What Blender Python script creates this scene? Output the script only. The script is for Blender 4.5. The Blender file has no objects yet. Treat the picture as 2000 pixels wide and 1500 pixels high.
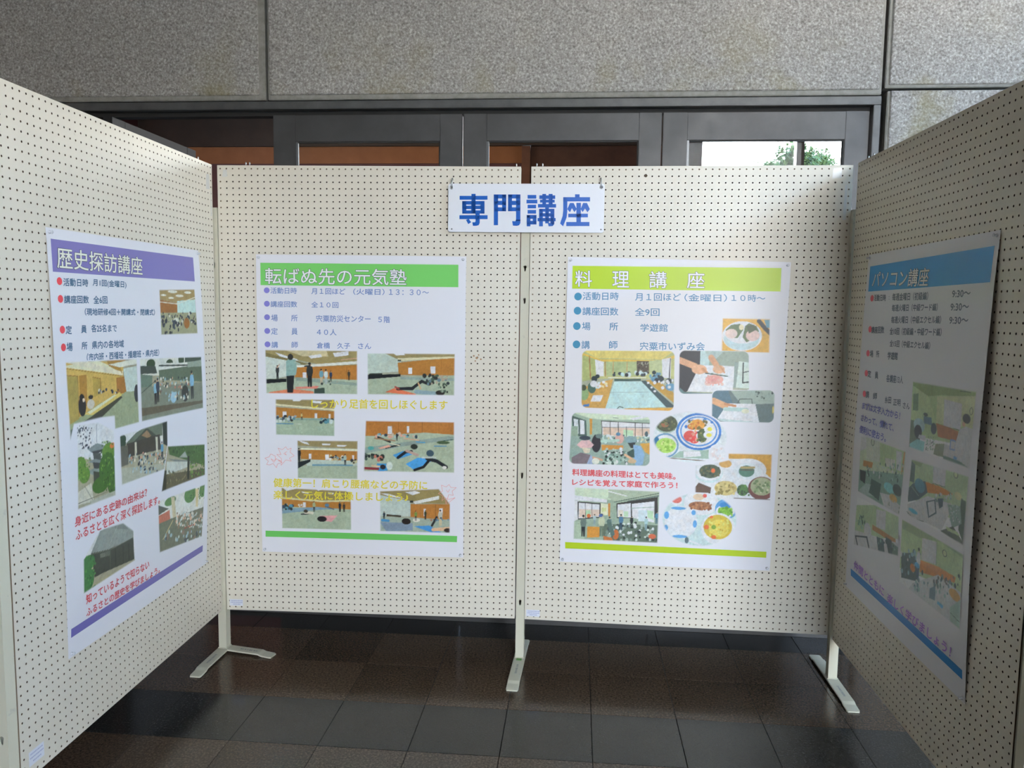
import bpy, bmesh, math, random
import numpy as np
from mathutils import Matrix, Vector
from mathutils.geometry import tessellate_polygon
sc = bpy.context.scene
COL = sc.collection
R = math.radians
# ---------------------------------------------------------------- camera, light, exposure
cam = bpy.data.cameras.new('camera'); camo = bpy.data.objects.new('camera', cam); COL.objects.link(camo)
cam.sensor_width = 36.0; cam.lens = 1519.949/2000*36; cam.clip_start = .05; cam.clip_end = 300
camo.location = (0.31903, -3.0467, 1.43668); camo.rotation_euler = (1.47463, -0.01329, 0.1202)
sc.camera = camo
sc.view_settings.view_transform = 'Standard'; sc.view_settings.look = 'None'
sc.view_settings.gamma = 1; sc.view_settings.use_curve_mapping = False
sc.view_settings.exposure = EXPOSURE = 0.0
world = bpy.data.worlds.new('overcast_sky'); sc.world = world; world.use_nodes = True
wn = world.node_tree; wb = wn.nodes['Background']; wb.inputs[1].default_value = 30.5
_tc = wn.nodes.new('ShaderNodeTexCoord'); _sx = wn.nodes.new('ShaderNodeSeparateXYZ'); _rp = wn.nodes.new('ShaderNodeValToRGB')
wn.links.new(_tc.outputs['Generated'], _sx.inputs[0]); wn.links.new(_sx.outputs['Z'], _rp.inputs[0]); wn.links.new(_rp.outputs[0], wb.inputs[0])
_e = _rp.color_ramp.elements; _e[0].position = .12; _e[0].color = (1.0, .955, .90, 1); _e[1].position = .42; _e[1].color = (.38, .65, 1.0, 1)
def area(name, loc, rot, sx, sy, power, color):
    l = bpy.data.lights.new(name, 'AREA'); l.shape = 'RECTANGLE'; l.size = sx; l.size_y = sy; l.energy = power; l.color = color
    o = bpy.data.objects.new(name, l); COL.objects.link(o); o.location = loc; o.rotation_euler = rot
    return o
area('lobby_fill', (-1.5, 3.6, 3.40), (0, 0, 0), 3.0, 1.5, 14, (1, .78, .55))  # unseen warm fill, added to light the orange band in the lobby
WY = R(2.1)                                   # the building stands 2.1 degrees off the panel row

# ---------------------------------------------------------------- materials
def lin(c): return c/12.92 if c <= .04045 else ((c+.055)/1.055)**2.4
def hexlin(h): return tuple(lin(int(h[i:i+2], 16)/255) for i in (0, 2, 4))
def mat(name, col, rough=.5, metal=0.0, spec=.5, build=None):
    m = bpy.data.materials.new(name); m.use_nodes = True
    nt = m.node_tree; b = nt.nodes['Principled BSDF']
    b.inputs['Base Color'].default_value = (*col, 1); b.inputs['Roughness'].default_value = rough
    b.inputs['Metallic'].default_value = metal; b.inputs['Specular IOR Level'].default_value = spec
    if build: build(nt, b)
    return m
def nd(nt, t, **k):
    n = nt.nodes.new(t)
    for a, v in k.items():
        if a in n.inputs: n.inputs[a].default_value = v
        else: setattr(n, a, v)
    return n
def coords(nt, kind='Object'):
    return nt.nodes.new('ShaderNodeTexCoord').outputs[kind]
def noise(nt, vec, scale, detail=3, rough=.5):
    n = nd(nt, 'ShaderNodeTexNoise'); n.inputs['Scale'].default_value = scale
    n.inputs['Detail'].default_value = detail; n.inputs['Roughness'].default_value = rough
    nt.links.new(vec, n.inputs['Vector']); return n.outputs['Fac']
def ramp(nt, fac, stops):
    n = nt.nodes.new('ShaderNodeValToRGB'); e = n.color_ramp.elements
    while len(e) < len(stops): e.new(.5)
    for el, (p, c) in zip(e, stops):
        el.position = p; el.color = (*c, 1) if len(c) == 3 else c
    nt.links.new(fac, n.inputs[0]); return n.outputs[0]
def mixc(nt, fac, a, b, mode='MIX'):
    n = nt.nodes.new('ShaderNodeMix'); n.data_type = 'RGBA'; n.blend_type = mode
    for s, v in ((n.inputs['Factor'], fac), (n.inputs['A'], a), (n.inputs['B'], b)):
        if hasattr(v, 'is_output'): nt.links.new(v, s)
        elif isinstance(v, (int, float)): s.default_value = v
        else: s.default_value = (*v, 1)
    return n.outputs['Result']
def bump(nt, b, h, strength, dist):
    n = nt.nodes.new('ShaderNodeBump'); n.inputs['Strength'].default_value = strength; n.inputs['Distance'].default_value = dist
    nt.links.new(h, n.inputs['Height']); nt.links.new(n.outputs[0], b.inputs['Normal'])
def sub(c, k): return tuple(v*k for v in c)

BOARD = (.72, .665, .55)
def board_build(nt, b):
    v = coords(nt)
    f = ramp(nt, noise(nt, v, 3.0, 6, .65), [(.3, sub(BOARD, .95)), (.7, sub(BOARD, 1.03))])
    spots = ramp(nt, noise(nt, v, 38, 2), [(.74, (0, 0, 0)), (.80, (1, 1, 1))])
    nt.links.new(mixc(nt, spots, f, sub((.62, .56, .44), .85)), b.inputs['Base Color'])
    bump(nt, b, noise(nt, v, 260, 3), .06, .001)
M_board = mat('cream_painted_hardboard', BOARD, .42, build=board_build)
def steel_build(nt, b):
    v = coords(nt)
    f = ramp(nt, noise(nt, v, 22, 5, .6), [(.66, (.63, .60, .47)), (.74, (.50, .48, .40))])
    g = ramp(nt, noise(nt, v, 90, 4, .7), [(.70, (0, 0, 0)), (.73, (1, 1, 1))])
    nt.links.new(mixc(nt, g, f, (.30, .30, .29)), b.inputs['Base Color'])
M_post = mat('cream_enamelled_steel', (.63, .60, .47), .35, build=steel_build)
M_frame = mat('cream_timber_frame', (.60, .57, .47), .5, build=lambda nt, b: nt.links.new(ramp(nt, noise(nt, coords(nt), 40, 4), [(.3, (.54, .51, .42)), (.7, (.62, .59, .49))]), b.inputs['Base Color']))
M_raw = mat('raw_brown_hardboard', (.10, .065, .04), .8)
M_rail = mat('raw_timber_rail', (.30, .22, .14), .8)
def conc_build(nt, b):
    v = coords(nt)
    vo = nd(nt, 'ShaderNodeTexVoronoi'); vo.inputs['Scale'].default_value = 190; nt.links.new(v, vo.inputs['Vector'])
    grain = ramp(nt, noise(nt, v, 105, 3, .7), [(.32, (.16, .152, .14)), (.45, (.285, .272, .25)), (.56, (.36, .345, .325)), (.70, (.56, .545, .52))])
    big = ramp(nt, noise(nt, v, 1.3, 4), [(.3, (.88, .88, .88)), (.7, (1.08, 1.08, 1.08))])
    c = mixc(nt, 1.0, grain, big, 'MULTIPLY')
    sx = nt.nodes.new('ShaderNodeSeparateXYZ'); nt.links.new(v, sx.inputs[0])
    mr = nd(nt, 'ShaderNodeMapRange'); mr.inputs['From Min'].default_value = 2.75; mr.inputs['From Max'].default_value = 2.33
    nt.links.new(sx.outputs['Z'], mr.inputs['Value'])
    mm = nd(nt, 'ShaderNodeMath', operation='MULTIPLY'); nt.links.new(mr.outputs[0], mm.inputs[0])
    nt.links.new(ramp(nt, noise(nt, v, 2.6, 5, .6), [(.50, (0, 0, 0)), (.68, (1, 1, 1))]), mm.inputs[1])
    m2 = nd(nt, 'ShaderNodeMath', operation='MULTIPLY'); m2.inputs[1].default_value = .7; nt.links.new(mm.outputs[0], m2.inputs[0])
    nt.links.new(mixc(nt, m2.outputs[0], c, (.22, .19, .075)), b.inputs['Base Color'])
    bump(nt, b, grain, .9, .004)
M_conc = mat('bush_hammered_concrete', (.3, .29, .27), .85, spec=.3, build=conc_build)
M_concs = mat('smooth_concrete_margin', (.27, .26, .24), .8, spec=.3, build=lambda nt, b: nt.links.new(ramp(nt, noise(nt, coords(nt), 30, 5, .7), [(.3, (.20, .195, .17)), (.7, (.31, .30, .275))]), b.inputs['Base Color']))
M_gap = mat('dark_joint_and_shade', (.025, .024, .023), .8)  # dark joints; also paints shade in the door-head gap and beads
def metal_build(nt, b):
    v = coords(nt)
    nt.links.new(ramp(nt, noise(nt, v, 6, 5, .6), [(.35, (.062, .062, .063)), (.7, (.082, .083, .085))]), b.inputs['Base Color'])
    nt.links.new(ramp(nt, noise(nt, v, 9, 4, .6), [(.3, (.38,)*3), (.7, (.55,)*3)]), b.inputs['Roughness'])
M_door = mat('dark_bronze_door_metal', (.07, .07, .072), .45, .25, build=metal_build)
M_head = mat('grey_anodised_frame', (.095, .097, .097), .45, .25, build=lambda nt, b: nt.links.new(ramp(nt, noise(nt, coords(nt), 12, 5, .6), [(.3, (.075, .077, .077)), (.7, (.12, .122, .122))]), b.inputs['Base Color']))
M_bead = mat('lit_glazing_bead', (.16, .17, .18), .35, .4)
def glass():
    m = bpy.data.materials.new('clear_door_glass'); m.use_nodes = True; nt = m.node_tree; nt.nodes.clear()
    o = nd(nt, 'ShaderNodeOutputMaterial'); mx = nt.nodes.new('ShaderNodeMixShader'); t = nt.nodes.new('ShaderNodeBsdfTransparent'); g = nt.nodes.new('ShaderNodeBsdfGlossy')
    t.inputs[0].default_value = (.93, .95, .94, 1); g.inputs['Roughness'].default_value = .01
    f = nt.nodes.new('ShaderNodeFresnel'); f.inputs[0].default_value = 1.14
    nt.links.new(f.outputs[0], mx.inputs[0]); nt.links.new(t.outputs[0], mx.inputs[1]); nt.links.new(g.outputs[0], mx.inputs[2]); nt.links.new(mx.outputs[0], o.inputs[0])
    return m
M_glass = glass()
def tile_mat(name, a, bcol, c):
    def build(nt, b):
        oi = nt.nodes.new('ShaderNodeObjectInfo')
        va = nt.nodes.new('ShaderNodeVectorMath'); va.operation = 'ADD'; nt.links.new(coords(nt), va.inputs[0]); nt.links.new(oi.outputs['Location'], va.inputs[1])
        gr = ramp(nt, noise(nt, va.outputs[0], 130, 4, .85), [(.36, a), (.52, bcol), (.66, c)])
        k = ramp(nt, oi.outputs['Random'], [(0, (.82,)*3), (1, (1.18,)*3)])
        nt.links.new(mixc(nt, 1.0, gr, k, 'MULTIPLY'), b.inputs['Base Color'])
        nt.links.new(ramp(nt, noise(nt, va.outputs[0], 5, 4), [(.3, (.13,)*3), (.7, (.22,)*3)]), b.inputs['Roughness'])
    return mat(name, bcol, .17, build=build)
M_tb = tile_mat('brown_polished_granite', (.04, .026, .017), (.085, .056, .037), (.17, .115, .08))
M_td = tile_mat('charcoal_polished_granite', (.010, .010, .010), (.026, .025, .023), (.07, .066, .06))
M_grout = mat('dark_floor_grout', (.03, .027, .024), .8)
M_paper = mat('white_poster_paper', (.77, .76, .785), .38, spec=.4, build=lambda nt, b: bump(nt, b, noise(nt, coords(nt), 9, 3), .12, .004))
def pb(nt, b):
    a = nt.nodes.new('ShaderNodeAttribute'); a.attribute_name = 'Col'; nt.links.new(a.outputs['Color'], b.inputs['Base Color'])
M_print = mat('colour_photo_print', (.5, .5, .5), .38, spec=.4, build=pb)
M_sign = mat('white_acrylic_sign', (.80, .81, .84), .25)
M_blue = mat('blue_vinyl_lettering', hexlin('1d62bb'), .3)
M_metal = mat('bright_steel', (.55, .55, .55), .3, 1.0)
M_dark = mat('dark_recess', (.02, .018, .016), .9)
M_clear = mat('clear_plastic', (.72, .73, .76), .2)
M_stick = mat('white_label_sticker', (.72, .73, .78), .5)
M_stickink = mat('faded_blue_ink', (.42, .44, .60), .6)
M_green = mat('green_tape', (.16, .36, .08), .6)
M_grey = mat('grey_worn_print', (.33, .33, .31), .6)
def wood(name, a, b2):
    return mat(name, a, .55, build=lambda nt, b: nt.links.new(ramp(nt, noise(nt, coords(nt), 7, 5, .6), [(.3, a), (.7, b2)]), b.inputs['Base Color']))
M_orange = wood('orange_stained_timber', (.36, .12, .035), (.42, .145, .045))
M_plum = wood('dark_plum_panelling', (.12, .035, .035), (.15, .045, .045))
M_fascia = wood('dark_brown_fascia', (.050, .026, .016), (.065, .034, .022))
M_redbr = wood('red_brown_panelling', (.16, .055, .028), (.22, .08, .04))
M_ceil = mat('canopy_soffit', (.46, .40, .32), .8, build=lambda nt, b: nt.links.new(ramp(nt, noise(nt, coords(nt), 3, 4), [(.3, (.43, .37, .30)), (.7, (.49, .425, .34))]), b.inputs['Base Color']))
M_block = mat('brown_light_blocker', (.14, .09, .055), .6, build=lambda nt, b: nt.links.new(ramp(nt, noise(nt, coords(nt), 5, 4), [(.3, (.13, .085, .05)), (.7, (.17, .11, .065))]), b.inputs['Base Color']))  # warm brown for the added light-blocking walls
M_ground = mat('pale_paving_outside', (.34, .32, .29), .85, build=lambda nt, b: nt.links.new(ramp(nt, noise(nt, coords(nt), 8, 5), [(.3, (.30, .28, .25)), (.7, (.38, .36, .33))]), b.inputs['Base Color']))
M_leaf = mat('tree_leaves', (.02, .035, .01), .8, spec=.1, build=lambda nt, b: nt.links.new(ramp(nt, noise(nt, coords(nt), 3, 3), [(.3, (.012, .022, .006)), (.7, (.03, .042, .010))]), b.inputs['Base Color']))
M_bark = mat('tree_bark', (.08, .05, .03), .9)
INK = {}
def ink(h, paper):
    k = (h, paper)
    if k not in INK: INK[k] = mat('printed_ink', albedo(h, paper), .38, spec=.4)
    return INK[k]
def albedo(h, paper):
    a, b = hexlin(h), hexlin(paper)
    return tuple(min(.85, .77*x/y) for x, y in zip(a, b))

# ---------------------------------------------------------------- mesh helpers
def tag(o, label=None, cat=None, group=None, kind=None):
    for k, v in (('label', label), ('category', cat), ('group', group), ('kind', kind)):
        if v: o[k] = v
    return o
def link(name, me, parent=None, m=None):
    o = bpy.data.objects.new(name, me); COL.objects.link(o)
    if m is not None and not me.materials:
        for q in (m if isinstance(m, (list, tuple)) else [m]): me.materials.append(q)
    if parent: o.parent = parent
    return o
def empty(name, loc=(0, 0, 0), rz=0):
    o = bpy.data.objects.new(name, None); COL.objects.link(o); o.location = loc; o.rotation_euler = (0, 0, rz); o.empty_display_size = .1
    return o
def mk(name, V, F, m, parent=None, smooth=False, mi=None):
    me = bpy.data.meshes.new(name); me.from_pydata([tuple(v) for v in V], [], F)
    if smooth: me.polygons.foreach_set('use_smooth', [True]*len(me.polygons))
    for q in (m if isinstance(m, (list, tuple)) else [m]): me.materials.append(q)
    if mi: me.polygons.foreach_set('material_index', mi)
    me.update(); return link(name, me, parent)
def box(name, a, b, m, parent=None, bev=0.0):
    bm = bmesh.new(); boxb(bm, a, b)
    if bev: bmesh.ops.bevel(bm, geom=bm.edges[:], offset=bev, segments=2, affect='EDGES', clamp_overlap=True)
    me = bpy.data.meshes.new(name); bm.to_mesh(me); bm.free()
    return link(name, me, parent, m)
def boxb(bm, a, b):
    c = [(a[i]+b[i])/2 for i in range(3)]; s = [abs(b[i]-a[i]) for i in range(3)]
    return bmesh.ops.create_cube(bm, size=1, matrix=Matrix.Translation(c) @ Matrix.Diagonal((*s, 1)))['verts']
def tube_path(pts, r, seg=8):
    V, F = [], []; pts = [Vector(p) for p in pts]; n = len(pts); up = Vector((0.13, .31, .94)).normalized()
    for i, p in enumerate(pts):
        t = (pts[min(i+1, n-1)]-pts[max(i-1, 0)]).normalized(); x = t.cross(up).normalized(); y = t.cross(x)
        for k in range(seg):
            a = 2*math.pi*k/seg; V.append(p+r*(math.cos(a)*x+math.sin(a)*y))
    for i in range(n-1):
        for k in range(seg):
            F.append((i*seg+k, i*seg+(k+1) % seg, (i+1)*seg+(k+1) % seg, (i+1)*seg+k))
    F.append(tuple(range(seg))[::-1]); F.append(tuple((n-1)*seg+k for k in range(seg)))
    return V, F
def lathe(prof, seg=16, axis='y'):
    V, F = [], []
    for r, h in prof:
        for k in range(seg):
            a = 2*math.pi*k/seg
            V.append((r*math.cos(a), h, r*math.sin(a)) if axis == 'y' else (r*math.cos(a), r*math.sin(a), h))
    for i in range(len(prof)-1):
        for k in range(seg): F.append((i*seg+k, i*seg+(k+1) % seg, (i+1)*seg+(k+1) % seg, (i+1)*seg+k))
    return V, F

# ---------------------------------------------------------------- setting
B = empty('wall_back', (-math.sin(WY)*0+0, .38, 0), WY); tag(B, kind='structure')
def conc_panel(s0, s1, z0, z1, ml=.024, mr=.012, mb=.02):
    bm = bmesh.new(); boxb(bm, (s0, 0, z0), (s1, .14, z1))
    n0 = len(bm.faces)
    boxb(bm, (s0+ml, -.007, z0+mb), (s1-mr, .01, z1))
    bmesh.ops.bevel(bm, geom=bm.edges[:], offset=.003, segments=2, affect='EDGES', clamp_overlap=True)
    for f in bm.faces:
        f.material_index = 1 if f.calc_center_median().y < -.0001 else 0
    me = bpy.data.meshes.new('concrete_panel'); bm.to_mesh(me); bm.free()
    return link('concrete_panel', me, B, [M_concs, M_conc])
conc_panel(-3.9, -1.1975, 2.340, 3.45, mr=.028, ml=.012); conc_panel(-1.1875, 1.428, 2.340, 3.45, ml=.010)
conc_panel(1.440, 4.4, 2.366, 3.45, ml=.016, mb=.012); conc_panel(1.452, 4.4, 0, 2.354, ml=.012, mb=.01)
conc_panel(-3.9, -2.96, 0, 2.330)
box('joint_backing', (-3.9, .05, 2.345), (4.4, .13, 3.45), M_gap, B); box('joint_backing', (1.436, .05, 0), (4.4, .13, 2.37), M_gap, B)
HT = 2.282
def trim(name, a, b, m=M_head, bev=.002):
    o = box(name, a, b, m, None, bev); o.location = B.location; o.rotation_euler = B.rotation_euler; tag(o, kind='structure'); return o
trim('trim_1', (-2.955, .012, 2.304), (1.434, .10, 2.338)); trim('trim_2', (1.405, .012, 0), (1.434, .10, 2.302))
trim('trim_3', (-2.955, .012, 0), (-2.915, .10, 2.302)); trim('head_gap_shade', (-2.955, .055, 2.284), (1.434, .10, 2.3035), M_gap, 0)  # near-black strip stands for the shade in the gap above the leaves
trim('trim_5', (-2.955, .0, -.0), (1.434, .14, .022), M_door)
M_doorshade = mat('shaded_door_metal', (.012, .012, .013), .6, build=lambda nt, b: nt.links.new(ramp(nt, noise(nt, coords(nt), 9, 4), [(.3, (.010, .010, .011)), (.7, (.016, .016, .017))]), b.inputs['Base Color']))  # door metal darkened so the open leaf carries its shade in the colour
def door(n, s0, s1, swing=None, M_door=M_door):
    D = empty('door_%d' % n); D.matrix_world = Matrix.Translation(B.location) @ Matrix.Rotation(WY, 4, 'Z') @ Matrix.Translation((s0, .03, 0)) @ Matrix.Rotation(swing or 0, 4, 'Z')
    tag(D, kind='structure'); w = s1-s0; st = .102; T = .045
    box('stile', (0, 0, .026), (st, T, HT), M_door, D, .002); box('stile', (w-.096, 0, .026), (w, T, HT), M_door, D, .002)
    box('top_rail', (st+.0005, .0005, HT-.115), (w-.0965, T-.0005, HT-.001), M_door, D, .001); box('bottom_rail', (st+.0005, .0005, .027), (w-.0965, T-.0005, .75), M_door, D, .001)
    box('glass_pane', (st, .018, .75), (w-.096, .024, HT-.115), M_glass, D)
    box('glazing_bead', (st, .004, .75), (st+.010, .017, HT-.116), M_bead, D, .001)  # left bead is paler: the light on it is put into the colour
    box('glazing_bead', (w-.102, .004, .75), (w-.096, .017, HT-.116), M_gap, D); box('glazing_bead', (st+.011, .004, HT-.121), (w-.103, .017, HT-.1155), M_gap, D)  # right and top beads near-black, their shade painted in
    V, F = tube_path([(w-.05, -.05, 1.2), (w-.05, -.05, .85)], .012, 10); mk('pull_handle', V, F, M_metal, D, True)
    box('handle_bracket', (w-.056, -.05, .87), (w-.044, .002, .88), M_metal, D); box('handle_bracket', (w-.056, -.05, 1.17), (w-.044, .002, 1.18), M_metal, D)
    return D
door(1, -1.178, -.328); door(2, -.320, .5365); door(3, .5435, 1.396); door(4, -2.905, -2.05); door(5, -1.93, -1.16, R(89.5), M_doorshade)

# floor: granite tiles 30 cm, charcoal stripe every third row
FY = R(2.1)
FL = empty('floor', (0, -.3857, 0), FY); tag(FL, kind='structure')
box('floor_bed', (-6, -9, -.06), (6, 8, -.0045), M_grout, FL)
bm = bmesh.new(); boxb(bm, (-.149, -.149, -.004), (.149, .149, 0)); bmesh.ops.bevel(bm, geom=[e for e in bm.edges if all(v.co.z > -.001 for v in e.verts)], offset=.0008, segments=1, affect='EDGES')
tme = {}
for k, m in (('b', M_tb), ('d', M_td)):
    me = bpy.data.meshes.new('floor_tile'); bm.to_mesh(me); me.materials.append(m); tme[k] = me
bm.free()
V, F, mi = [], [], []
for j in range(-14, 18):
    dark = j % 3 == 2
    for i in range(-14, 14):
        if -8 <= j <= 2 and -12 <= i <= 12:
            o = bpy.data.objects.new('floor_tile', tme['d' if dark else 'b']); COL.objects.link(o); o.parent = FL
            o.location = (i*.3+.15-.0, j*.3+.15, random.Random(i*50+j).uniform(-.0003, .0003))
        else:
            x, y = i*.3+.15, j*.3+.15; n = len(V)
            V += [(x-.149, y-.149, 0), (x+.149, y-.149, 0), (x+.149, y+.149, 0), (x-.149, y+.149, 0)]; F.append((n, n+1, n+2, n+3)); mi.append(1 if dark else 0)
far = mk('distant_tiles', V, F, [M_tb, M_td], FL, mi=mi); tag(far, kind='stuff')
gr = box('ground', (-80, -80, -.3), (80, 80, -.062), M_ground); tag(gr, kind='structure')
# canopy over the porch; unseen walls added to block and shape the sky light
c = box('ceiling', (-4.4, -5.7, 3.452), (3.3, .55, 3.7), M_ceil); tag(c, kind='structure')
c = box('light_block_left', (-3.2, -8.5, -.05), (-2.9, .20, 3.45), M_block); tag(c, kind='structure')
c = box('light_block_front', (-2.899, -5.6, -.05), (1.45, -5.3, 3.45), M_block); tag(c, kind='structure')
c = box('light_block_right', (3.0, -5.6, -.05), (3.3, -2.3, 3.45), M_block); tag(c, kind='structure')
c = box('light_block_low', (3.0, -2.299, -.05), (3.3, -.401, 2.74), M_block); tag(c, kind='structure')
c = box('light_block_corner', (3.0, -.40, -.05), (3.3, .3, 3.45), M_block); tag(c, kind='structure')
# lobby behind the doors
LB = empty('wall_lobby', (.169*math.cos(WY), .38+.169*math.sin(WY), 0), WY); tag(LB, kind='structure')
yl = 4.6
def lb(name, a, b, m): return box(name, a, b, m, LB)
lb('plum_panelling', (-4.6, yl, -.004), (-.565, yl+.1, 2.905), M_plum); lb('orange_band', (-4.6, yl-.006, 2.9055), (-.565, yl+.1, 3.076), M_orange)
lb('fascia', (-4.6, yl-.03, 3.0765), (1.06, yl+.1, 3.45), M_fascia); lb('timber_pillar', (-.564, yl-.09, -.004), (-.480, yl+.1, 3.06), M_redbr)
lb('red_panelling', (-.479, yl, -.004), (1.06, yl+.1, 3.076), wood('deep_red_brown_panelling', (.085, .030, .017), (.14, .05, .027)))
lb('window_post', (1.061, yl-.05, -.004), (1.219, yl+.1, 3.45), M_fascia)
lb('window_post', (2.131, yl-.03, -.004), (2.205, yl+.07, 3.45), M_fascia); lb('window_post', (3.1, yl-.05, -.004), (4.6, yl+.1, 3.45), M_fascia)
lb('window_sill', (1.22, yl-.05, -.004), (2.13, yl+.1, .6), M_redbr); lb('window_sill', (2.206, yl-.05, -.004), (3.099, yl+.1, .6), M_redbr)
lb('side_wall', (-4.7, .2, -.004), (-4.601, yl+.1, 3.45), M_plum); lb('side_wall', (4.601, .2, -.004), (4.7, yl+.1, 3.45), M_plum)
lb('lobby_ceiling', (-4.7, .145, 3.455), (4.7, yl+.1, 3.6), M_fascia)

# ---------------------------------------------------------------- pegboard panels and posts
PW, PH, ZB = 1.194, 1.8, .182
def sheet_mesh():
    nx, nz, r = 48, 72, .0031; cx, cz = PW/nx, PH/nz
    ang = np.pi/8+np.arange(8)*np.pi/4
    ring = np.stack([np.cos(ang)*r, np.sin(ang)*r], 1)
    gx, gz = (nx+1), (nz+1)
    X, Z = np.meshgrid(np.arange(gx)*cx, np.arange(gz)*cz); corners = np.stack([X.ravel(), 0*X.ravel(), Z.ravel()], 1)
    cxs, czs = np.meshgrid((np.arange(nx)+.5)*cx, (np.arange(nz)+.5)*cz); cen = np.stack([cxs.ravel(), czs.ravel()], 1); n = len(cen)
    rp = cen[:, None, :]+ring[None]; fr = np.stack([rp[..., 0], 0*rp[..., 0], rp[..., 1]], -1).reshape(-1, 3); bk = fr.copy(); bk[:, 1] = .0045
    V = np.concatenate([corners, fr, bk]); o1 = len(corners); o2 = o1+len(fr)
    ii, jj = np.meshgrid(np.arange(nx), np.arange(nz)); bl = (jj*gx+ii).ravel(); br = bl+1; tl = bl+gx; tr = tl+1
    Rg = o1+np.arange(n)[:, None]*8+np.arange(8); Q = o2+np.arange(n)[:, None]*8+np.arange(8)
    fs = []
    # ring verts start at 22.5deg ccw: 0,1 (upper right) 2,3 (upper left) 4,5 (lower left) 6,7 (lower right)
    quad = [(br, tr, Rg[:, 0], Rg[:, 7]), (tr, tl, Rg[:, 2], Rg[:, 1]), (tl, bl, Rg[:, 4], Rg[:, 3]), (bl, br, Rg[:, 6], Rg[:, 5])]
    tri = [(tr, Rg[:, 1], Rg[:, 0]), (tl, Rg[:, 3], Rg[:, 2]), (bl, Rg[:, 5], Rg[:, 4]), (br, Rg[:, 7], Rg[:, 6])]
    for q in quad: fs += np.stack(q, 1).tolist()
    for q in tri: fs += np.stack(q, 1).tolist()
    for k in range(8): fs += np.stack((Rg[:, k], Rg[:, (k+1) % 8], Q[:, (k+1) % 8], Q[:, k]), 1).tolist()
    me = bpy.data.meshes.new('perforated_sheet'); me.from_pydata(V.tolist(), [], fs); me.materials.append(M_board); me.materials.append(M_raw); nf = len(fs); me.polygons.foreach_set('material_index', [0]*(8*n)+[1]*(nf-8*n)); me.update(); return me
SHEET = sheet_mesh()
T = .030
def bx(a, b, m, bev=.0015):
    bm = bmesh.new(); boxb(bm, a, b); bmesh.ops.bevel(bm, geom=bm.edges[:], offset=bev, segments=1, affect='EDGES', clamp_overlap=True)
    me = bpy.data.meshes.new('rail'); bm.to_mesh(me); bm.free(); me.materials.append(m); return me
RAILS = [bx((0, .0046, PH-.026), (PW, T-.0032, PH), M_frame), bx((0, .0046, 0), (PW, T-.0032, .026), M_frame),
         bx((0, .0046, .0265), (.022, T-.0032, PH-.0265), M_frame), bx((PW-.022, .0046, .0265), (PW, T-.0032, PH-.0265), M_frame)]
EDGES = [bx((0, .0001, -.0015), (PW, .0045, 0), M_frame, .0004), bx((0, .0001, PH), (PW, .0045, PH+.001), M_board, .0004)]
BACK = bx((0, T-.003, 0), (PW, T, PH), M_board, .0005); BACK.materials.append(M_raw)
for _p in BACK.polygons:
    if _p.normal.y < -.9: _p.material_index = 1
for _r in RAILS:
    _r.materials.append(M_rail)
    for _p in _r.polygons:
        if _p.normal.y < -.9: _p.material_index = 1
PIN = mk('top_pin', *lathe([(.0001, .016), (.0025, .015), (.003, .008), (.0018, .006), (.0018, -.004)][::-1], 8, 'z'), M_metal, None, True)
PINM = PIN.data; bpy.data.objects.remove(PIN)
def panel(label, org, yaw, sx, stick=(), pins=(), tape=()):
    P = empty('pegboard_panel', (org[0]+math.cos(yaw)*sx, org[1]+math.sin(yaw)*sx, ZB), yaw)
    tag(P, label, 'panel', 'freestanding pegboard display panels')
    link('perforated_sheet', SHEET, P); link('back_sheet', BACK, P)
    for r in RAILS: link('frame_rail', r, P)
    for r in EDGES: link('edge_strip', r, P)
    for s in pins: link('top_pin', PINM, P).location = (s, .014, PH)
    for (s, z, w, h) in stick:
        st = mk('label_sticker', [(s, -.0004, z), (s+w, -.0004, z), (s+w, -.0004, z+h), (s, -.0004, z+h)], [(0, 1, 2, 3)], M_stick, P); st['label'] = 'small white sticker with faint blue print'
        V, F = [], []; rr = random.Random(3)
        for k, (a, b, zz) in enumerate([(.1, .9, .78), (.08, .92, .52), (.25, .8, .25)]):
            x = a*w
            while x < b*w:
                d = rr.uniform(.002, .005); n = len(V); z0 = z+zz*h
                V += [(s+x, -.0006, z0-.002), (s+x+d, -.0006, z0-.002), (s+x+d, -.0006, z0+.002), (s+x, -.0006, z0+.002)]; F.append((n, n+1, n+2, n+3)); x += d+.0012
        mk('sticker_print', V, F, M_stickink, st)
    for (s, z, w, h) in tape:
        mk('tape_remnant', [(s, -.0003, z), (s+w, -.0003, z+.002), (s+w-.002, -.0003, z+h), (s+.003, -.0003, z+h-.003)], [(0, 1, 2, 3)], M_tape, P)
    return P
def marks(P, name, m, lst):
    V, F = [], []
    for x, z, r in lst:
        n = len(V)
        for k in range(7): V.append((x+r*math.cos(k*.9)*(1+.3*math.sin(k*5)), -.0003, z+r*math.sin(k*.9)))
        F.append(tuple(n+k for k in range(7)))
    return mk(name, V, F, m, P)
M_tape = mat('clear_tape_remnant', (.70, .69, .64), .2)
O = {'b1': ((-1.2148, -.0869), .0725), 'b2': ((.017, 0), .0202), 'l': ((-1.1649, -1.2963), 1.6235), 'r': ((1.218, -.0144), -1.5212)}
P1 = panel('cream pegboard behind the green-banner exercise poster, left half of the back row', *O['b1'], .003, [(.012, .016, .056, .028)], (.11, .125, 1.175), [(.02, 1.755, .02, .03)])
P2 = panel('cream pegboard behind the yellow-banner cooking poster, right half of the back row', *O['b2'], .002, [(.006, .012, .056, .028)], (.02, .042), [(1.12, 1.752, .035, .04), (1.165, 1.60, .012, .13)])
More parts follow.
